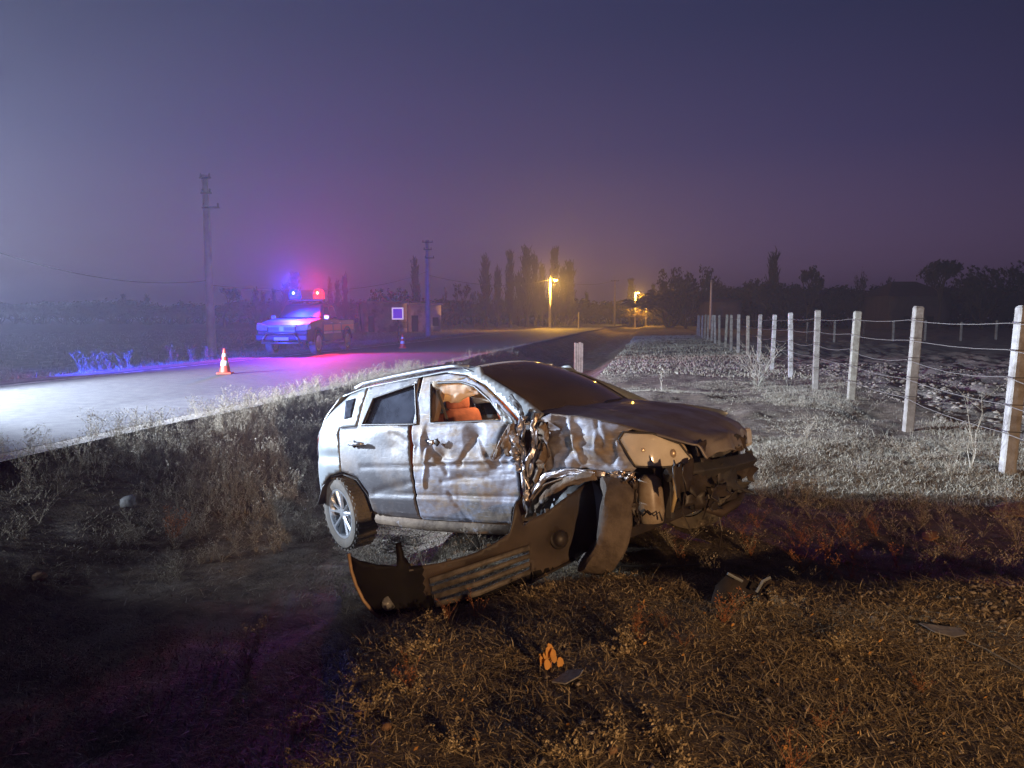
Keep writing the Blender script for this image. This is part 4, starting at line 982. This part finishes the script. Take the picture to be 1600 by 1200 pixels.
sg = empty('road_sign', sp, TH, 'square blue road sign with white border on a thin post', 'sign')
zt = CAMZ + 5 / F * 39 - sp.z
MB().box((0, 0, zt), (.64, .02, .66)).build('sign_border', mat('white_border_glow', (.85, .85, .88), rough=.4, emit=(.72, .55, 1), estr=.75), sg, False, .004)  # emission stands in for light reflected by the border; the sign has no lamp
MB().box((0, -.014, zt), (.50, .012, .52)).build('sign_face', mat('blue_sign_glow', (.20, .12, .92), rough=.35, emit=(.16, .03, 1), estr=.5), sg, False, .003)  # same added glow on the face, in place of reflected light
MB().tube([(0, .05, -.2), (0, .05, zt + .3)], .035, 8).build('sign_post', M['darkmetal'], sg)
M['pole'] = mat('pole_concrete', (.72, .66, .60), (.55, .50, .46), .85, scale=2)
def upole(px, pyb, pyt, d, label, r0, r1, arms, group='concrete utility poles along the road'):
    b = at(px, pyb, d); top = at(px, pyt, d).z; b.z = min(b.z, H(b.x, b.y)); h = top - b.z
    r = empty('utility_pole', b, TH, label, 'utility pole', group)
    MB().tube([(0, 0, -.3), (0, 0, h * .5), (0, 0, h)], [r0, (r0 + r1) / 2, r1], 12).build('shaft', M['pole'], r, True)
    for (dz, x0, x1) in arms:
        a = MB().box(((x0 + x1) / 2, -.12, h - dz), (x1 - x0, .07, .07)).build('crossarm', M['darkmetal'], r)
        for x in (x0 + .06, x1 - .06): MB().lathe([(.02, 0), (.05, .05), (.03, .09), (.05, .12), (.001, .16)], 8, 'z', (x, -.12, h - dz + .03)).build('insulator', M['darkmetal'], a)
    return b + Vector((0, 0, h))
t1 = upole(331, 549, 274, 30.5, 'nearest tall pale concrete utility pole left of the police pickup', .20, .11, ((.12, -.18, .30), (.75, -.15, .30), (1.35, -.12, .62)))
t2 = upole(669, 522, 375, 60, 'second concrete utility pole right of the blue sign, by the ruin', .24, .13, ((.2, -.4, .5), (.8, -.3, .4), (1.5, -.2, .6)))
t4 = upole(960, 511, 437, 112, 'thin dim utility pole far off between the street lamps', .16, .12, ((.2, -.6, .6),))
t5 = upole(1110, 498, 438, 95, 'dark utility pole standing by the low shed on the right', .16, .12, ((.2, -.3, .3),))
M['lampyellow'] = mat('sodium_lamp', (1, .7, .2), emit=(1, .52, .10), estr=60)
SOD = (1.0, .50, .06)
def slamp(px, pyb, pyt, d, label, hpx, hpy, pw, r=.17):
    b = at(px, pyb, d); b.z = H(b.x, b.y) - .1; h = at(px, pyt, d).z - b.z
    e = empty('street_lamp', b, TH, label, 'street lamp', 'lit street lamps down the road')
    MB().tube([(0, 0, 0), (0, 0, h)], [r, r * .7], 10).build('pole', M['pole'], e, True)
    q = at(hpx, hpy, d - .3) - b; q = Matrix.Rotation(-TH, 3, 'Z') @ q
    MB().tube([(0, 0, h - .25), (q.x * .5, q.y * .5, q.z + .10), (q.x, q.y, q.z + .12)], .05, 6).build('arm', M['darkmetal'], e)
    m_ = MB(); m_.lathe([(.10, .16), (.26, .08), (.30, 0), (.001, 0)], 12, 'z', tuple(q)); hd = m_.build('lamp_head', M['darkmetal'], e, True)
    MB().lathe([(.26, -.01), (.22, -.12), (.001, -.17)], 12, 'z', tuple(q)).build('bulb', M['lampyellow'], hd, True)
    w_ = at(hpx, hpy, d - .3); lamp('sodium_light', 'POINT', (w_.x - .12, w_.y - .35, w_.z - .35), pw, SOD, rad=.15)
    return b + Vector((0, 0, h))
t3 = slamp(859, 513, 430, 86, 'nearest and brightest yellow street lamp in front of the tall poplars', 868, 437, 8000)
slamp(992, 507, 455, 122, 'middle street lamp standing above a lit bush', 997, 457, 5000, .15)
slamp(1009, 508, 463, 126, 'farthest small street lamp beside a yellow lit tree', 1013, 466, 3500, .15)
def cable(a, b, sag, label, r=.012, n=24):
    P = [a.lerp(b, i / n) - Vector((0, 0, sag * 4 * (i / n) * (1 - i / n))) for i in range(n + 1)]
    return tag(MB().tube(P, r, 4).build('overhead_cable', M['darkmetal']), label, 'cable', 'overhead cables')
A0 = at(-120, 350, 22)
cable(A0, t1 - Vector((0, 0, 4.4)), .7, 'thin sagging cable crossing the left sky to the nearest pole', .013)
cable(t1 - Vector((0, 0, 4.6)), t2 - Vector((0, 0, 2.6)), .8, 'faint cable from the nearest pole to the second pole', .014)
cable(t2 - Vector((0, 0, 2.9)), t3 - Vector((0, 0, .5)), .8, 'lit cable from the second pole to the brightest street lamp', .022)
cable(t3 - Vector((0, 0, .4)), t4 - Vector((0, 0, .1)), .7, 'faint cable from the brightest street lamp to the far pole', .02)
# marker post and stump
b = at(904, 512, 84); b.z = H(b.x, b.y)
e = empty('marker_post', b, 0, 'thin short marker post standing in yellow lit roadside grass', 'post'); MB().tube([(0, 0, 0), (0, 0, 1.9)], [.09, .07], 6).build('shaft', M['pole'], e)
MB().box((0, 0, 1.95), (.16, .05, .10)).build('cap', M['pole'], e)
b = at(904, 566, 27.5); b.z = H(b.x, b.y) - .1
e = empty('concrete_stump', b, TH, 'short ribbed concrete post standing in the ditch behind the wreck', 'post')
for k in range(4): MB().box(((k - 1.5) * .088, .01 * (k % 2), .62), (.082, .16, 1.28 + .04 * math.sin(k * 4))).build('rib', mat('reddish_concrete', (.42, .30, .24), (.22, .15, .12), .9, scale=9, bump=.01) if k == 0 else bpy.data.materials['reddish_concrete'], e, False, .012)

# ================================================================== buildings
M['plaster'] = mat('stained_plaster', (.80, .68, .64), (.58, .48, .45), .9, scale=.9, c3=(.16, .12, .11), s3=.5, lo3=.5, hi3=.62)
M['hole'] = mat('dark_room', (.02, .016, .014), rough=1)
def house(name, px0, px1, pyt, d, depth, label, holes, mt, roof_=None, cat='building', hip=None):
    a = at(px0, 500, d); b = at(px1, 500, d); zt = at(px0, pyt, d).z; zb = -.35
    L = (b - a).length; o = empty(name, (a.x, a.y, zb), TH + (.30 if roof_ else 0), label, cat); h = zt - zb
    vs_, T_ = panel2d([(0, 0), (L, 0), (L, h), (0, h)], [[(x0, z0), (x1, z0), (x1, z1), (x0, z1)] for x0, x1, z0, z1 in holes], .9)
    wl = link('wall', fast('wall', [(x, 0, z) for x, z in vs_], T_), mt, o); s = wl.modifiers.new('s', 'SOLIDIFY'); s.thickness = .25; s.offset = -1
    m_ = MB(); m_.box((.12, depth / 2 + .13, h / 2), (.24, depth - .26, h - .02)); m_.box((L - .12, depth / 2 + .13, h / 2), (.24, depth - .26, h - .02)); m_.box((L / 2, depth + .1, h / 2), (L, .2, h - .02)); m_.build('side_walls', mt, o)
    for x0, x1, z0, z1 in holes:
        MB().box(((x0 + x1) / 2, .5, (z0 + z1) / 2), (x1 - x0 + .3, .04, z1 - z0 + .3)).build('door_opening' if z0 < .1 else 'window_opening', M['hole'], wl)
    if hip:
        m_ = MB(); m_.add([(-.4, -.4, h), (L + .4, -.4, h), (L + .4, depth + .4, h), (-.4, depth + .4, h), (L * .3, depth / 2, h + hip), (L * .7, depth / 2, h + hip)], [(0, 1, 5, 4), (1, 2, 5), (2, 3, 4, 5), (3, 0, 4), (0, 3, 2, 1)]); m_.build('roof', mat(name + '_roof_tiles', (.10, .05, .04), (.06, .035, .03), .9, scale=2), o)
    else: MB().box((L / 2, depth / 2, h + .09), (L + .35, depth + .35, .16)).build('roof', mt, o, False, .03)
    return o
house('ruined_house', 567, 636, 473, 76, 5, 'abandoned flat roofed plaster house with a dark doorway behind the blue sign', [(.55, 1.25, .25, 2.0)], M['plaster'], 1)
house('ruined_annex', 639, 690, 476, 80, 5, 'low flat roofed annex with dark openings between the ruin and the second pole', [(.3, 1.1, .2, 2.1), (2.7, 3.6, .9, 1.9)], M['plaster'], 1)
house('low_shed', 1108, 1158, 471, 98, 5, 'low dark shed beyond the fence end beside a utility pole', [(1.4, 2.3, .1, 1.9)], mat('shed_wall', (.10, .07, .06), (.06, .045, .04), .9, scale=1), hip=.5)
house('dark_house', 1388, 1484, 462, 92, 8, 'dark hip roofed house among the trees across the field', [(2, 3, 1.0, 2.0), (5, 6, 1.0, 2.0)], bpy.data.materials['shed_wall'], hip=2.0)

# ================================================================== trees
def tree_mesh(kind, seed):
    """bare tree of unit height: returns trunk, crown meshes"""
    random.seed(seed); trunk = []; crown = []; lv = []
    if kind == 'poplar':
        trunk.append((Vector((0, 0, 0)), Vector((.004, 0, .5)), .014, .010)); trunk.append((Vector((.004, 0, .5)), Vector((0, 0, .98)), .010, .002))
        for i in range(210):
            z = random.uniform(.10, .95) ; a = random.uniform(0, 6.283); L = random.uniform(.10, .26) * (1 - .45 * z); k = random.uniform(.13, .33)
            p = Vector((0, 0, z)); d = Vector((math.cos(a) * k, math.sin(a) * k, 1))
            m_ = p + d * L * .5; e = p + Vector((d.x * .8, d.y * .8, 1.05)) * L
            crown.append((p, m_, .006, .004)); crown.append((m_, e, .004, .002))
            for _ in range(3):
                q = m_.lerp(e, random.random()); a2 = random.uniform(0, 6.283)
                crown.append((q, q + Vector((math.cos(a2) * .25, math.sin(a2) * .25, 1)) * L * .35, .003, .0015))
            for _ in range(4 if seed % 3 else 1): lv.append((m_.lerp(e, random.random()) + Vector((random.gauss(0, .006), random.gauss(0, .006), 0)), random.uniform(.004, .008)))
    else:
        bush = kind == 'bush'
        def rec(p, d, L, r, dep):
            n = 2; q = p
            for i in range(n):
                d = (d + Vector((random.gauss(0, .13), random.gauss(0, .13), random.gauss(0, .06)))).normalized(); q2 = q + d * L / n
                (trunk if dep == 0 else crown).append((q, q2, r * (1 - .3 * i / n), r * (1 - .3 * (i + 1) / n))); q = q2
            if dep >= 5:
                for _ in range(6 if kind != 'bare' else 1): lv.append((p.lerp(q, random.random()) + Vector((random.gauss(0, .015), random.gauss(0, .015), random.gauss(0, .015))), random.uniform(.014, .03)))
                return
            for k in range(3 if dep < 4 else 2):
                a = random.uniform(0, 6.283); sp = random.uniform(.35, .8) * (1.2 if bush else 1)
                t = Vector((math.cos(a), math.sin(a), 0)) * sp; nd = (d + t + Vector((0, 0, .12))).normalized()
                rec(p.lerp(q, random.uniform(.7, 1)), nd, L * random.uniform(.62, .82), r * .6, dep + 1)
        if bush:
            for k in range(4): a = k * 1.57 + random.random(); rec(Vector((0, 0, 0)), Vector((math.cos(a) * .6, math.sin(a) * .6, 1)).normalized(), .26, .016, 1)
            trunk.append((Vector((0, 0, 0)), Vector((0, 0, .2)), .02, .015))
        else: rec(Vector((0, 0, 0)), Vector((0, 0, 1)), .27, .024, 0)
    out_ = []
    V, T = twig_mesh(crown, lv); s = 1 / max(V[:, 2].max(), .01)
    for segs, l in ((trunk, []), (crown, lv)):
        random.seed(seed); V, T = twig_mesh(segs, l); me = fast(kind + '_tree', V * s, T); out_.append(me)
    return out_
TM = {k: [tree_mesh(k, 31 * j + 5 + len(k)) for j in range(4)] for k in ('poplar', 'round', 'bush', 'bare')}
TMat = {}
def tmesh(kind, j, leafm):
    key = (kind, j, leafm)
    if key not in TMat:
        a, b_ = TM[kind][j]; a = a.copy(); b_ = b_.copy(); a.materials.clear(); b_.materials.clear(); a.materials.append(M['bark']); b_.materials.append(M[leafm]); TMat[key] = (a, b_)
    return TMat[key]
def tree(kind, px, pyt, d, wpx, label, name, j=0, leafm='leafdark', group=None, cat='tree', zb=-.3):
    b = at(px, 505, d); z = zb; h = at(px, pyt, d).z - z; r = empty(name, (b.x, b.y, z), px * 1.7, label, cat, group)
    nat = {'poplar': .078, 'round': .95, 'bush': 1.1, 'bare': .95}[kind]; sx = (wpx / F * d) / (nat)
    for nm, me in zip(('trunk', 'crown'), tmesh(kind, j % 4, leafm)):
        o = link(nm, me, None, r); o.scale = (sx, sx, h)
P_ = [(650, 398, 105, 15, 'bare forked poplar rising just left of the second utility pole', 'bare_poplar'),
      (759, 394, 120, 20, 'leftmost tall poplar right of the second pole', 'poplar_tree'), (778, 410, 125, 14, 'slim shorter poplar second in the row by the bright lamp', 'poplar_tree'),
      (797, 388, 118, 17, 'dense tall poplar third in the row left of the bright lamp', 'poplar_tree'), (823, 380, 118, 24, 'tallest broad poplar left of the bright lamp pole', 'poplar_tree'),
      (836, 391, 124, 15, 'slim poplar crowding the tallest one just left of the lamp pole', 'poplar_tree'), (846, 404, 130, 14, 'shorter poplar touching the bright lamp pole on its left', 'poplar_tree'),
      (866, 383, 116, 20, 'poplar rising directly behind the brightest street lamp', 'poplar_tree'), (889, 403, 118, 20, 'rightmost broad poplar of the group behind the bright lamp', 'poplar_tree'),
      (878, 412, 130, 14, 'thin poplar between the two right hand poplars of the lamp group', 'poplar_tree'), (810, 420, 135, 14, 'low poplar filling the gap beside the tallest poplar', 'poplar_tree'),
      (462, 422, 130, 20, 'tall hazy poplar just behind the blue beacon', 'poplar_tree'), (448, 440, 132, 18, 'hazy poplar left of the one behind the blue beacon', 'poplar_tree'), (401, 447, 140, 11, 'slim hazy poplar above the pickup bonnet', 'poplar_tree'), (413, 452, 140, 9, 'small hazy poplar over the left edge of the pickup', 'poplar_tree'),
      (429, 450, 140, 9, 'hazy poplar between the pickup bonnet and blue beacon', 'poplar_tree'), (517, 430, 130, 8, 'thin poplar just right of the red beacon', 'poplar_tree'), (528, 434, 134, 10, 'short thin poplar second right of the red beacon', 'poplar_tree'), (540, 422, 130, 10, 'taller thin poplar over the tail of the pickup', 'poplar_tree'),
      (195, 458, 170, 9, 'farthest left foggy poplar on the skyline', 'poplar_tree'), (232, 458, 170, 10, 'foggy poplar second from the left on the skyline', 'poplar_tree'), (285, 468, 170, 8, 'small foggy poplar left of the nearest utility pole', 'poplar_tree'),
      (916, 452, 150, 7, 'lone short poplar in the gap right of the bright lamp', 'poplar_tree'), (985, 433, 140, 13, 'dark poplar just left of the middle street lamp', 'poplar_tree'), (1020, 441, 165, 9, 'dark slim poplar above the farthest street lamp', 'poplar_tree'), (1032, 440, 160, 9, 'dark slim poplar right of the farthest street lamp', 'poplar_tree'),
      (1206, 383, 112, 20, 'lone tall poplar on the right above the fence posts', 'poplar_tree')]
for i, (px, py, d, wp, lb_, nm) in enumerate(P_):
    tree('poplar', px, py, d, wp, lb_, nm, i, 'twig' if i % 3 == 0 or i == 0 else 'leafdark', 'poplars along the skyline')
B_ = [('round', 350, 448, 120, 46, 'hazy round tree right of the nearest utility pole', 'round_tree', 0), ('bush', 610, 447, 95, 60, 'leafy tree behind the left half of the ruin', 'round_tree', 1), ('bush', 690, 470, 95, 50, 'low bush right of the second pole base', 'bush', 2),
      ('bare', 722, 440, 105, 36, 'spreading bare tree between the second pole and the poplars', 'bare_tree', 1), ('bare', 700, 448, 105, 14, 'thin bare tree just right of the second pole', 'bare_tree', 2), ('bare', 740, 452, 110, 30, 'short bare tree at the foot of the leftmost poplar', 'bare_tree', 3),
      ('bush', 1072, 412, 100, 74, 'big dark bushy tree at the far end of the fence', 'round_tree', 1), ('bush', 1120, 438, 120, 30, 'pale leafed small tree behind the dark utility pole', 'round_tree', 3),
      ('bush', 1180, 432, 100, 66, 'broad dark tree left of the lone right poplar', 'round_tree', 2), ('bush', 1220, 440, 100, 60, 'dark bush at the foot of the lone right poplar', 'bush', 0), ('round', 1262, 414, 96, 66, 'round topped dark tree right of the lone poplar', 'round_tree', 3),
      ('bare', 1340, 416, 96, 34, 'narrow upright tree alone above the middle of the right field', 'bare_tree', 0), ('bush', 1335, 445, 100, 60, 'dark bush below the narrow upright tree', 'bush', 1), ('bare', 1386, 428, 98, 30, 'thin tree just left of the dark hip roofed house', 'bare_tree', 3),
      ('round', 1470, 402, 88, 80, 'large spreading tree right of the dark house roof', 'round_tree', 0), ('bare', 1440, 420, 96, 50, 'bare tree rising behind the dark house roof', 'bare_tree', 2), ('bush', 1535, 412, 88, 90, 'large dark tree second from the right edge', 'round_tree', 1), ('round', 1598, 405, 84, 90, 'dark tree cut by the right edge of the photo', 'round_tree', 2),
      ('bush', 1300, 450, 100, 50, 'dark bush right of the round topped tree', 'bush', 2), ('bush', 955, 470, 130, 40, 'dark bush between the bright lamp and middle lamp', 'bush', 3), ('bush', 935, 478, 130, 30, 'low dark bush right of the marker post', 'bush', 0)]
for (k, px, py, d, wp, lb_, nm, j) in B_:
    tree(k, px, py, d, wp, lb_, nm, j, 'leafdark' if k != 'bare' else 'twig', 'trees around the fields')
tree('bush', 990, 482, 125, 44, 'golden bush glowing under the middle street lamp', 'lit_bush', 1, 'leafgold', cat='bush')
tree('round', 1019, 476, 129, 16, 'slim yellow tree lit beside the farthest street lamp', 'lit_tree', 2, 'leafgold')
# far woods: one dark mass of bushes per side
def wood(name, px0, px1, d0, d1, pyt, n, label, seed):
    rr = np.random.default_rng(seed); parts = []
    for i in range(n):
        px = rr.uniform(px0, px1); d = rr.uniform(d0, d1); b = at(px, 505, d); me = TM['bush' if i % 4 else 'poplar'][int(rr.integers(4))][1]
        v = np.empty(len(me.vertices) * 3, dtype=np.float32); me.vertices.foreach_get('co', v); v = v.reshape(-1, 3)
        t = np.empty(len(me.loops), dtype=np.int32); me.loops.foreach_get('vertex_index', t); t = t.reshape(-1, 3)
        h = (at(px, pyt + rr.uniform(-7, 14), d).z + .4); wd = h * (rr.uniform(1.2, 2.2) if i % 4 else 1.2)
        parts.append((v * np.array([wd, wd, h]) + np.array([b.x, b.y, -.4]), t))
    V, T = join(parts); tag(link(name, fast(name, V, T), M['leafdark']), label, 'wood', kind='stuff')
wood('far_hedge_left', -60, 570, 150, 190, 472, 90, 'foggy dark hedge line along the fields at left', 1)
wood('far_hedge_middle', 560, 1060, 132, 165, 472, 90, 'dark thicket at the foot of the poplars behind the road', 2)
wood('far_wood_right', 1040, 1680, 104, 135, 450, 110, 'dark wood closing off the field at right', 3)

# ================================================================== plants and litter that stand out
def plant(name, px, py, d, args, mt, label, cat='plant', group=None, z=None):
    b = at(px, py, d); V, T = weed(**args); o = link(name, fast(name, V, T), mt); o.location = (b.x, b.y, H(b.x, b.y) - .01); return tag(o, label, cat, group)
def gd(py, z): return (CAMZ - z) * F / (py - 495) * 1.0
plant('pale_shrub', 1186, 590, 17.2, dict(h=1.15, stems=26, sub=4, spread=.95, leaf=.012, lpt=1, r=.009, seed=3), M['straw_pale'], 'pale bare shrub sprouting against the fence posts', 'shrub')
plant('tall_weed', 1033, 612, 14.5, dict(h=.55, stems=2, sub=7, spread=.15, leaf=.018, lpt=4, r=.006, seed=4), M['straw_pale'], 'single pale upright weed on the lit ground beyond the bonnet')
plant('tall_weed', 1520, 690, 7.6, dict(h=.95, stems=4, sub=6, spread=.35, leaf=.008, lpt=2, r=.004, seed=5), M['weed'], 'tall spindly weed left of the rightmost fence post')
plant('tall_weed', 1260, 668, 9.5, dict(h=.35, stems=9, sub=4, spread=.8, leaf=.008, lpt=2, r=.003, seed=6), M['weed'], 'bushy dry weed on the verge below the third fence post')
plant('rusty_bush', 268, 815, 6.6, dict(h=.34, stems=16, sub=5, spread=.9, leaf=.009, lpt=4, r=.003, seed=7), M['rust_weed'], 'rusty brown bush on the dark bank right of the white stone', 'bush')
plant('branching_weed', 345, 815, 6.4, dict(h=.26, stems=6, sub=7, spread=1.6, leaf=.006, lpt=2, r=.003, seed=8), M['weed'], 'pale sprawling twig right of the rusty bush')
for i, (px, py, d, hh, lb_) in enumerate(((505, 618, 10.6, .50, 'tall pale grass tuft on the road edge just above the car tail'), (540, 612, 10.4, .55, 'bright grass tuft rising behind the rear corner of the roof'), (585, 603, 11.0, .50, 'pale tuft peeking over the rear roof edge'), (480, 625, 10.5, .38, 'small pale tuft left of the taller ones at the road edge'),
        (430, 770, 7.6, .42, 'seedy bush left of the rear wheel'), (395, 745, 8.0, .45, 'seedy bush farther left up the bank'), (455, 735, 8.0, .48, 'tall seedy bush hugging the rear bumper'))):
    plant('grass_tuft', px, py + 20, d, dict(h=hh, stems=22, sub=6, spread=.5, leaf=.009, lpt=4, r=.0028, seed=40 + i), M['straw_pale'], lb_, 'grass tuft', 'pale weed tufts behind the wreck')
for i, (px, py, d, hh, lb_) in enumerate(((640, 860, 5.9, .20, 'small forked twig plant beneath the rear door'), (662, 858, 5.8, .24, 'pale thin weed under the front door sill'), (735, 858, 5.7, .24, 'dry stalks under the middle of the sill'), (1068, 900, 4.7, .22, 'single orange weed stalk in front of the broken nose'), (925, 905, 4.5, .20, 'fine twig standing before the bumper fog lamp'),
        (745, 1000, 3.9, .20, 'brown wiry weed below the bumper grille'), (700, 1010, 3.8, .20, 'reddish wiry weed at the bottom edge of the bumper'))):
    plant('wiry_weed', px, py, d, dict(h=hh, stems=5, sub=5, spread=.7, leaf=.005, lpt=2, r=.0022, seed=60 + i), M['rust_weed'] if i > 2 else M['weed'], lb_, 'weed', 'wiry weeds around the wreck')
plant('dry_stalk', 208, 1215, 2.75, dict(h=.16, stems=1, sub=8, spread=.5, leaf=.006, lpt=5, r=.004, seed=70), M['straw_pale'], 'single dry stalk at the bottom left edge of the photo')
def ground_at(px, py):
    d = 4.0
    for _ in range(30):
        p = at(px, py, d); dz = p.z - H(p.x, p.y); d += dz * F / max(60, (py - 495)) * .8
    return at(px, py, d)
# orange leafed seedling
p = ground_at(860, 1050); lv = empty('orange_seedling', p, 0, 'little plant with rounded orange leaves in the foreground', 'plant')
random.seed(3)
for i in range(11):
    a = random.uniform(0, 6.28); k = random.uniform(.01, .05); z = .02 + .085 * (1 - k / .06) + random.uniform(0, .02)
    c = Vector((math.cos(a) * k, math.sin(a) * k * .6, z)); rot = Matrix.Rotation(random.uniform(.7, 1.5), 3, 'X') @ Matrix.Rotation(random.uniform(-.6, .6), 3, 'Y'); rot = Matrix.Rotation(random.uniform(-.8, .8), 3, 'Z') @ rot
    V = [c + rot @ Vector((.017 * math.cos(t), .024 * math.sin(t), .004 * math.cos(2 * t))) for t in [q * .785 for q in range(8)]]
    MB().add(V + [c + rot @ Vector((0, 0, -.004))], [(q, (q + 1) % 8, 8) for q in range(8)]).build('leaf', M['leaf_orange'], lv, True)
MB().tube([(0, 0, -.02), (.004, 0, .05), (0, .003, .10)], .003, 5).build('stem', M['rust_weed'], lv)
def plate(name, pxs, label, cat, mt, th=.006, lift=.02, tilt=0, dome=0):
    q = [ground_at(a, b) for a, b in pxs]; c = sum(q, Vector()) / len(q); n = len(q)
    V = [v - c + Vector((0, 0, lift + tilt * (v.y - c.y))) for v in q] + [Vector((0, 0, lift + dome))]
    o = MB().add(V, [(i, (i + 1) % n, n) for i in range(n)]).build(name, mt, None); o.location = c
    s = o.modifiers.new('s', 'SOLIDIFY'); s.thickness = th; return tag(o, label, cat)
M['greyplast'] = mat('scratched_grey_plastic', (.26, .25, .24), (.16, .15, .14), .5, scale=22, bump=.001)
plate('plastic_fragment', [(862, 1075), (886, 1057), (912, 1055), (905, 1066), (884, 1078)], 'flat grey broken plastic piece below the orange seedling', 'debris', M['greyplast'], lift=.03)
plate('metal_sheet', [(1436, 982), (1458, 985), (1500, 990), (1510, 1000), (1490, 1004), (1460, 996)], 'thin grey sheet lying in the shadowed hollow at right', 'debris', M['greyplast'], lift=.03)
plate('flat_clod', [(1440, 836), (1450, 832), (1464, 834), (1467, 841), (1455, 846), (1441, 842)], 'orange brown flat clod on the dark ground at right', 'stone', mat('orange_clay', (.42, .20, .09), (.28, .14, .07), .9, scale=20), th=.02, dome=.02)
plate('sandy_patch', [(1545, 800), (1565, 788), (1600, 786), (1625, 795), (1610, 808), (1570, 808)], 'low sandy clod heap near the right edge behind the ridge', 'clod', mat('sandy_clay', (.30, .17, .09), (.20, .12, .07), .95, scale=12, bump=.01), th=.03, dome=.05)
p = ground_at(201, 792); mb = MB(); lump(mb, (0, 0, .05), .075, 2, .22, (1, 1, .85)); o = mb.build('white_stone', mat('white_stone_face', (.34, .34, .33), (.22, .22, .21), .8, scale=14, bump=.006), None, True); o.location = p; tag(o, 'rounded whitish stone on the dim bank at left', 'stone')
for i, (a, b, s_, lb_) in enumerate(((560, 1118, .016, 'small tan pebble at the ditch edge lower left'), (603, 1138, .020, 'ochre pebble right of the tan one in the foreground'), (958, 1175, .018, 'round yellowish stone near the bottom centre'), (1322, 880, .022, 'pale pebble on the crest of the earth ridge'), (978, 1020, .014, 'orange pebble right of the seedling'), (1385, 905, .02, 'pale round stone on the ridge further right'), (62, 905, .05, 'tan stone in the dim ditch at far left'))):
    p = ground_at(a, b); mb = MB(); lump(mb, (0, 0, s_ * .4), s_, i, .25, (1.1, 1, .7)); o = mb.build('pebble', bpy.data.materials['sandy_clay'], None, True); o.location = p; tag(o, lb_, 'stone', 'loose pebbles')
for i, (pxs, r, lb_) in enumerate((([(802, 1145), (820, 1158), (850, 1180)], .0035, 'pale straight straw at the bottom centre'), ([(1118, 1118), (1135, 1124), (1155, 1130)], .003, 'short pale straw right of the bottom centre'), ([(1500, 1003), (1540, 1020), (1600, 1055)], .004, 'long thin stick running to the right edge'), ([(1370, 1040), (1395, 1070), (1420, 1082)], .003, 'bent stick in the right foreground'),
        ([(500, 992), (530, 985), (565, 978)], .004, 'thin stick lying at the ditch edge left of the bumper'), ([(960, 888), (1040, 890), (1110, 884)], .008, 'pale straight rod on the ground before the front wheel'))):
    P = [ground_at(a, b) + Vector((0, 0, .02)) for a, b in pxs]; tag(MB().tube(P, r, 5).build('stick', M['straw_pale']), lb_, 'stick', 'loose sticks and straws')
# torn wheel-arch plastic on the ridge
p = ground_at(1150, 945)
dz = empty('torn_plastic_debris', p, TH, 'torn dark plastic piece with pale broken edges on the low ridge', 'debris')
def lay(name, pxs, z, mt, th=.006, par=dz):
    V = [Matrix.Rotation(-TH, 3, 'Z') @ (at(a, b, dd) - p) for a, b, dd in pxs]; n = len(V)
    c = sum(V, Vector()) / n + Vector((0, .05, -.02)); o = MB().add(V + [c], [(i, (i + 1) % n, n) for i in range(n)]).build(name, mt, par, True); s = o.modifiers.new('s', 'SOLIDIFY'); s.thickness = th; return o
d0 = (p - Vector((0, 0, CAMZ))).dot(Vector((-math.sin(TH), math.cos(TH), 0)))
lay('shell', [(1110, 942, d0), (1118, 915, d0 + .1), (1140, 893, d0 + .12), (1165, 905, d0 + .1), (1190, 915, d0 + .08), (1178, 935, d0), (1150, 952, d0 - .03)], 0, M['black'])
lay('torn_edge', [(1178, 938, d0 - .02), (1190, 918, d0 + .05), (1203, 902, d0 + .08), (1206, 912, d0 + .06), (1196, 926, d0), (1228, 934, d0), (1200, 942, d0 - .04)], 0, M['brownplast'])
MB().tube([Matrix.Rotation(-TH, 3, 'Z') @ (at(a, b, d0 + .03) - p) for a, b in ((1137, 896), (1150, 903), (1160, 908))], .008, 5).build('broken_rim', M['silver_clean'], dz)
MB().tube([Matrix.Rotation(-TH, 3, 'Z') @ (at(a, b, d0 - .0) - p) for a, b in ((1182, 925), (1192, 908), (1204, 902))], .008, 5).build('broken_rim', M['silver_clean'], dz)
MB().tube([Matrix.Rotation(-TH, 3, 'Z') @ (at(a, b, d0 - .02) - p) for a, b in ((1105, 948), (1130, 957), (1160, 956), (1195, 945))], .004, 5).build('loose_strip', M['lipm'], dz)

# ================================================================== misty night air
hz = MB().box((0, 130, 10), (1200, 900, 26)).build('haze', None)
hm = bpy.data.materials.new('thin_mist'); hm.use_nodes = True; n = hm.node_tree.nodes; n.clear()
o = n.new('ShaderNodeOutputMaterial'); pv = n.new('ShaderNodeVolumePrincipled'); pv.inputs['Density'].default_value = .0026
pv.inputs['Color'].default_value = (.82, .84, 1.0, 1); pv.inputs['Anisotropy'].default_value = .5
hm.node_tree.links.new(pv.outputs[0], o.inputs['Volume']); hz.data.materials.append(hm); hz['kind'] = 'stuff'
hz['label'] = 'thin night mist glowing around the lamps'
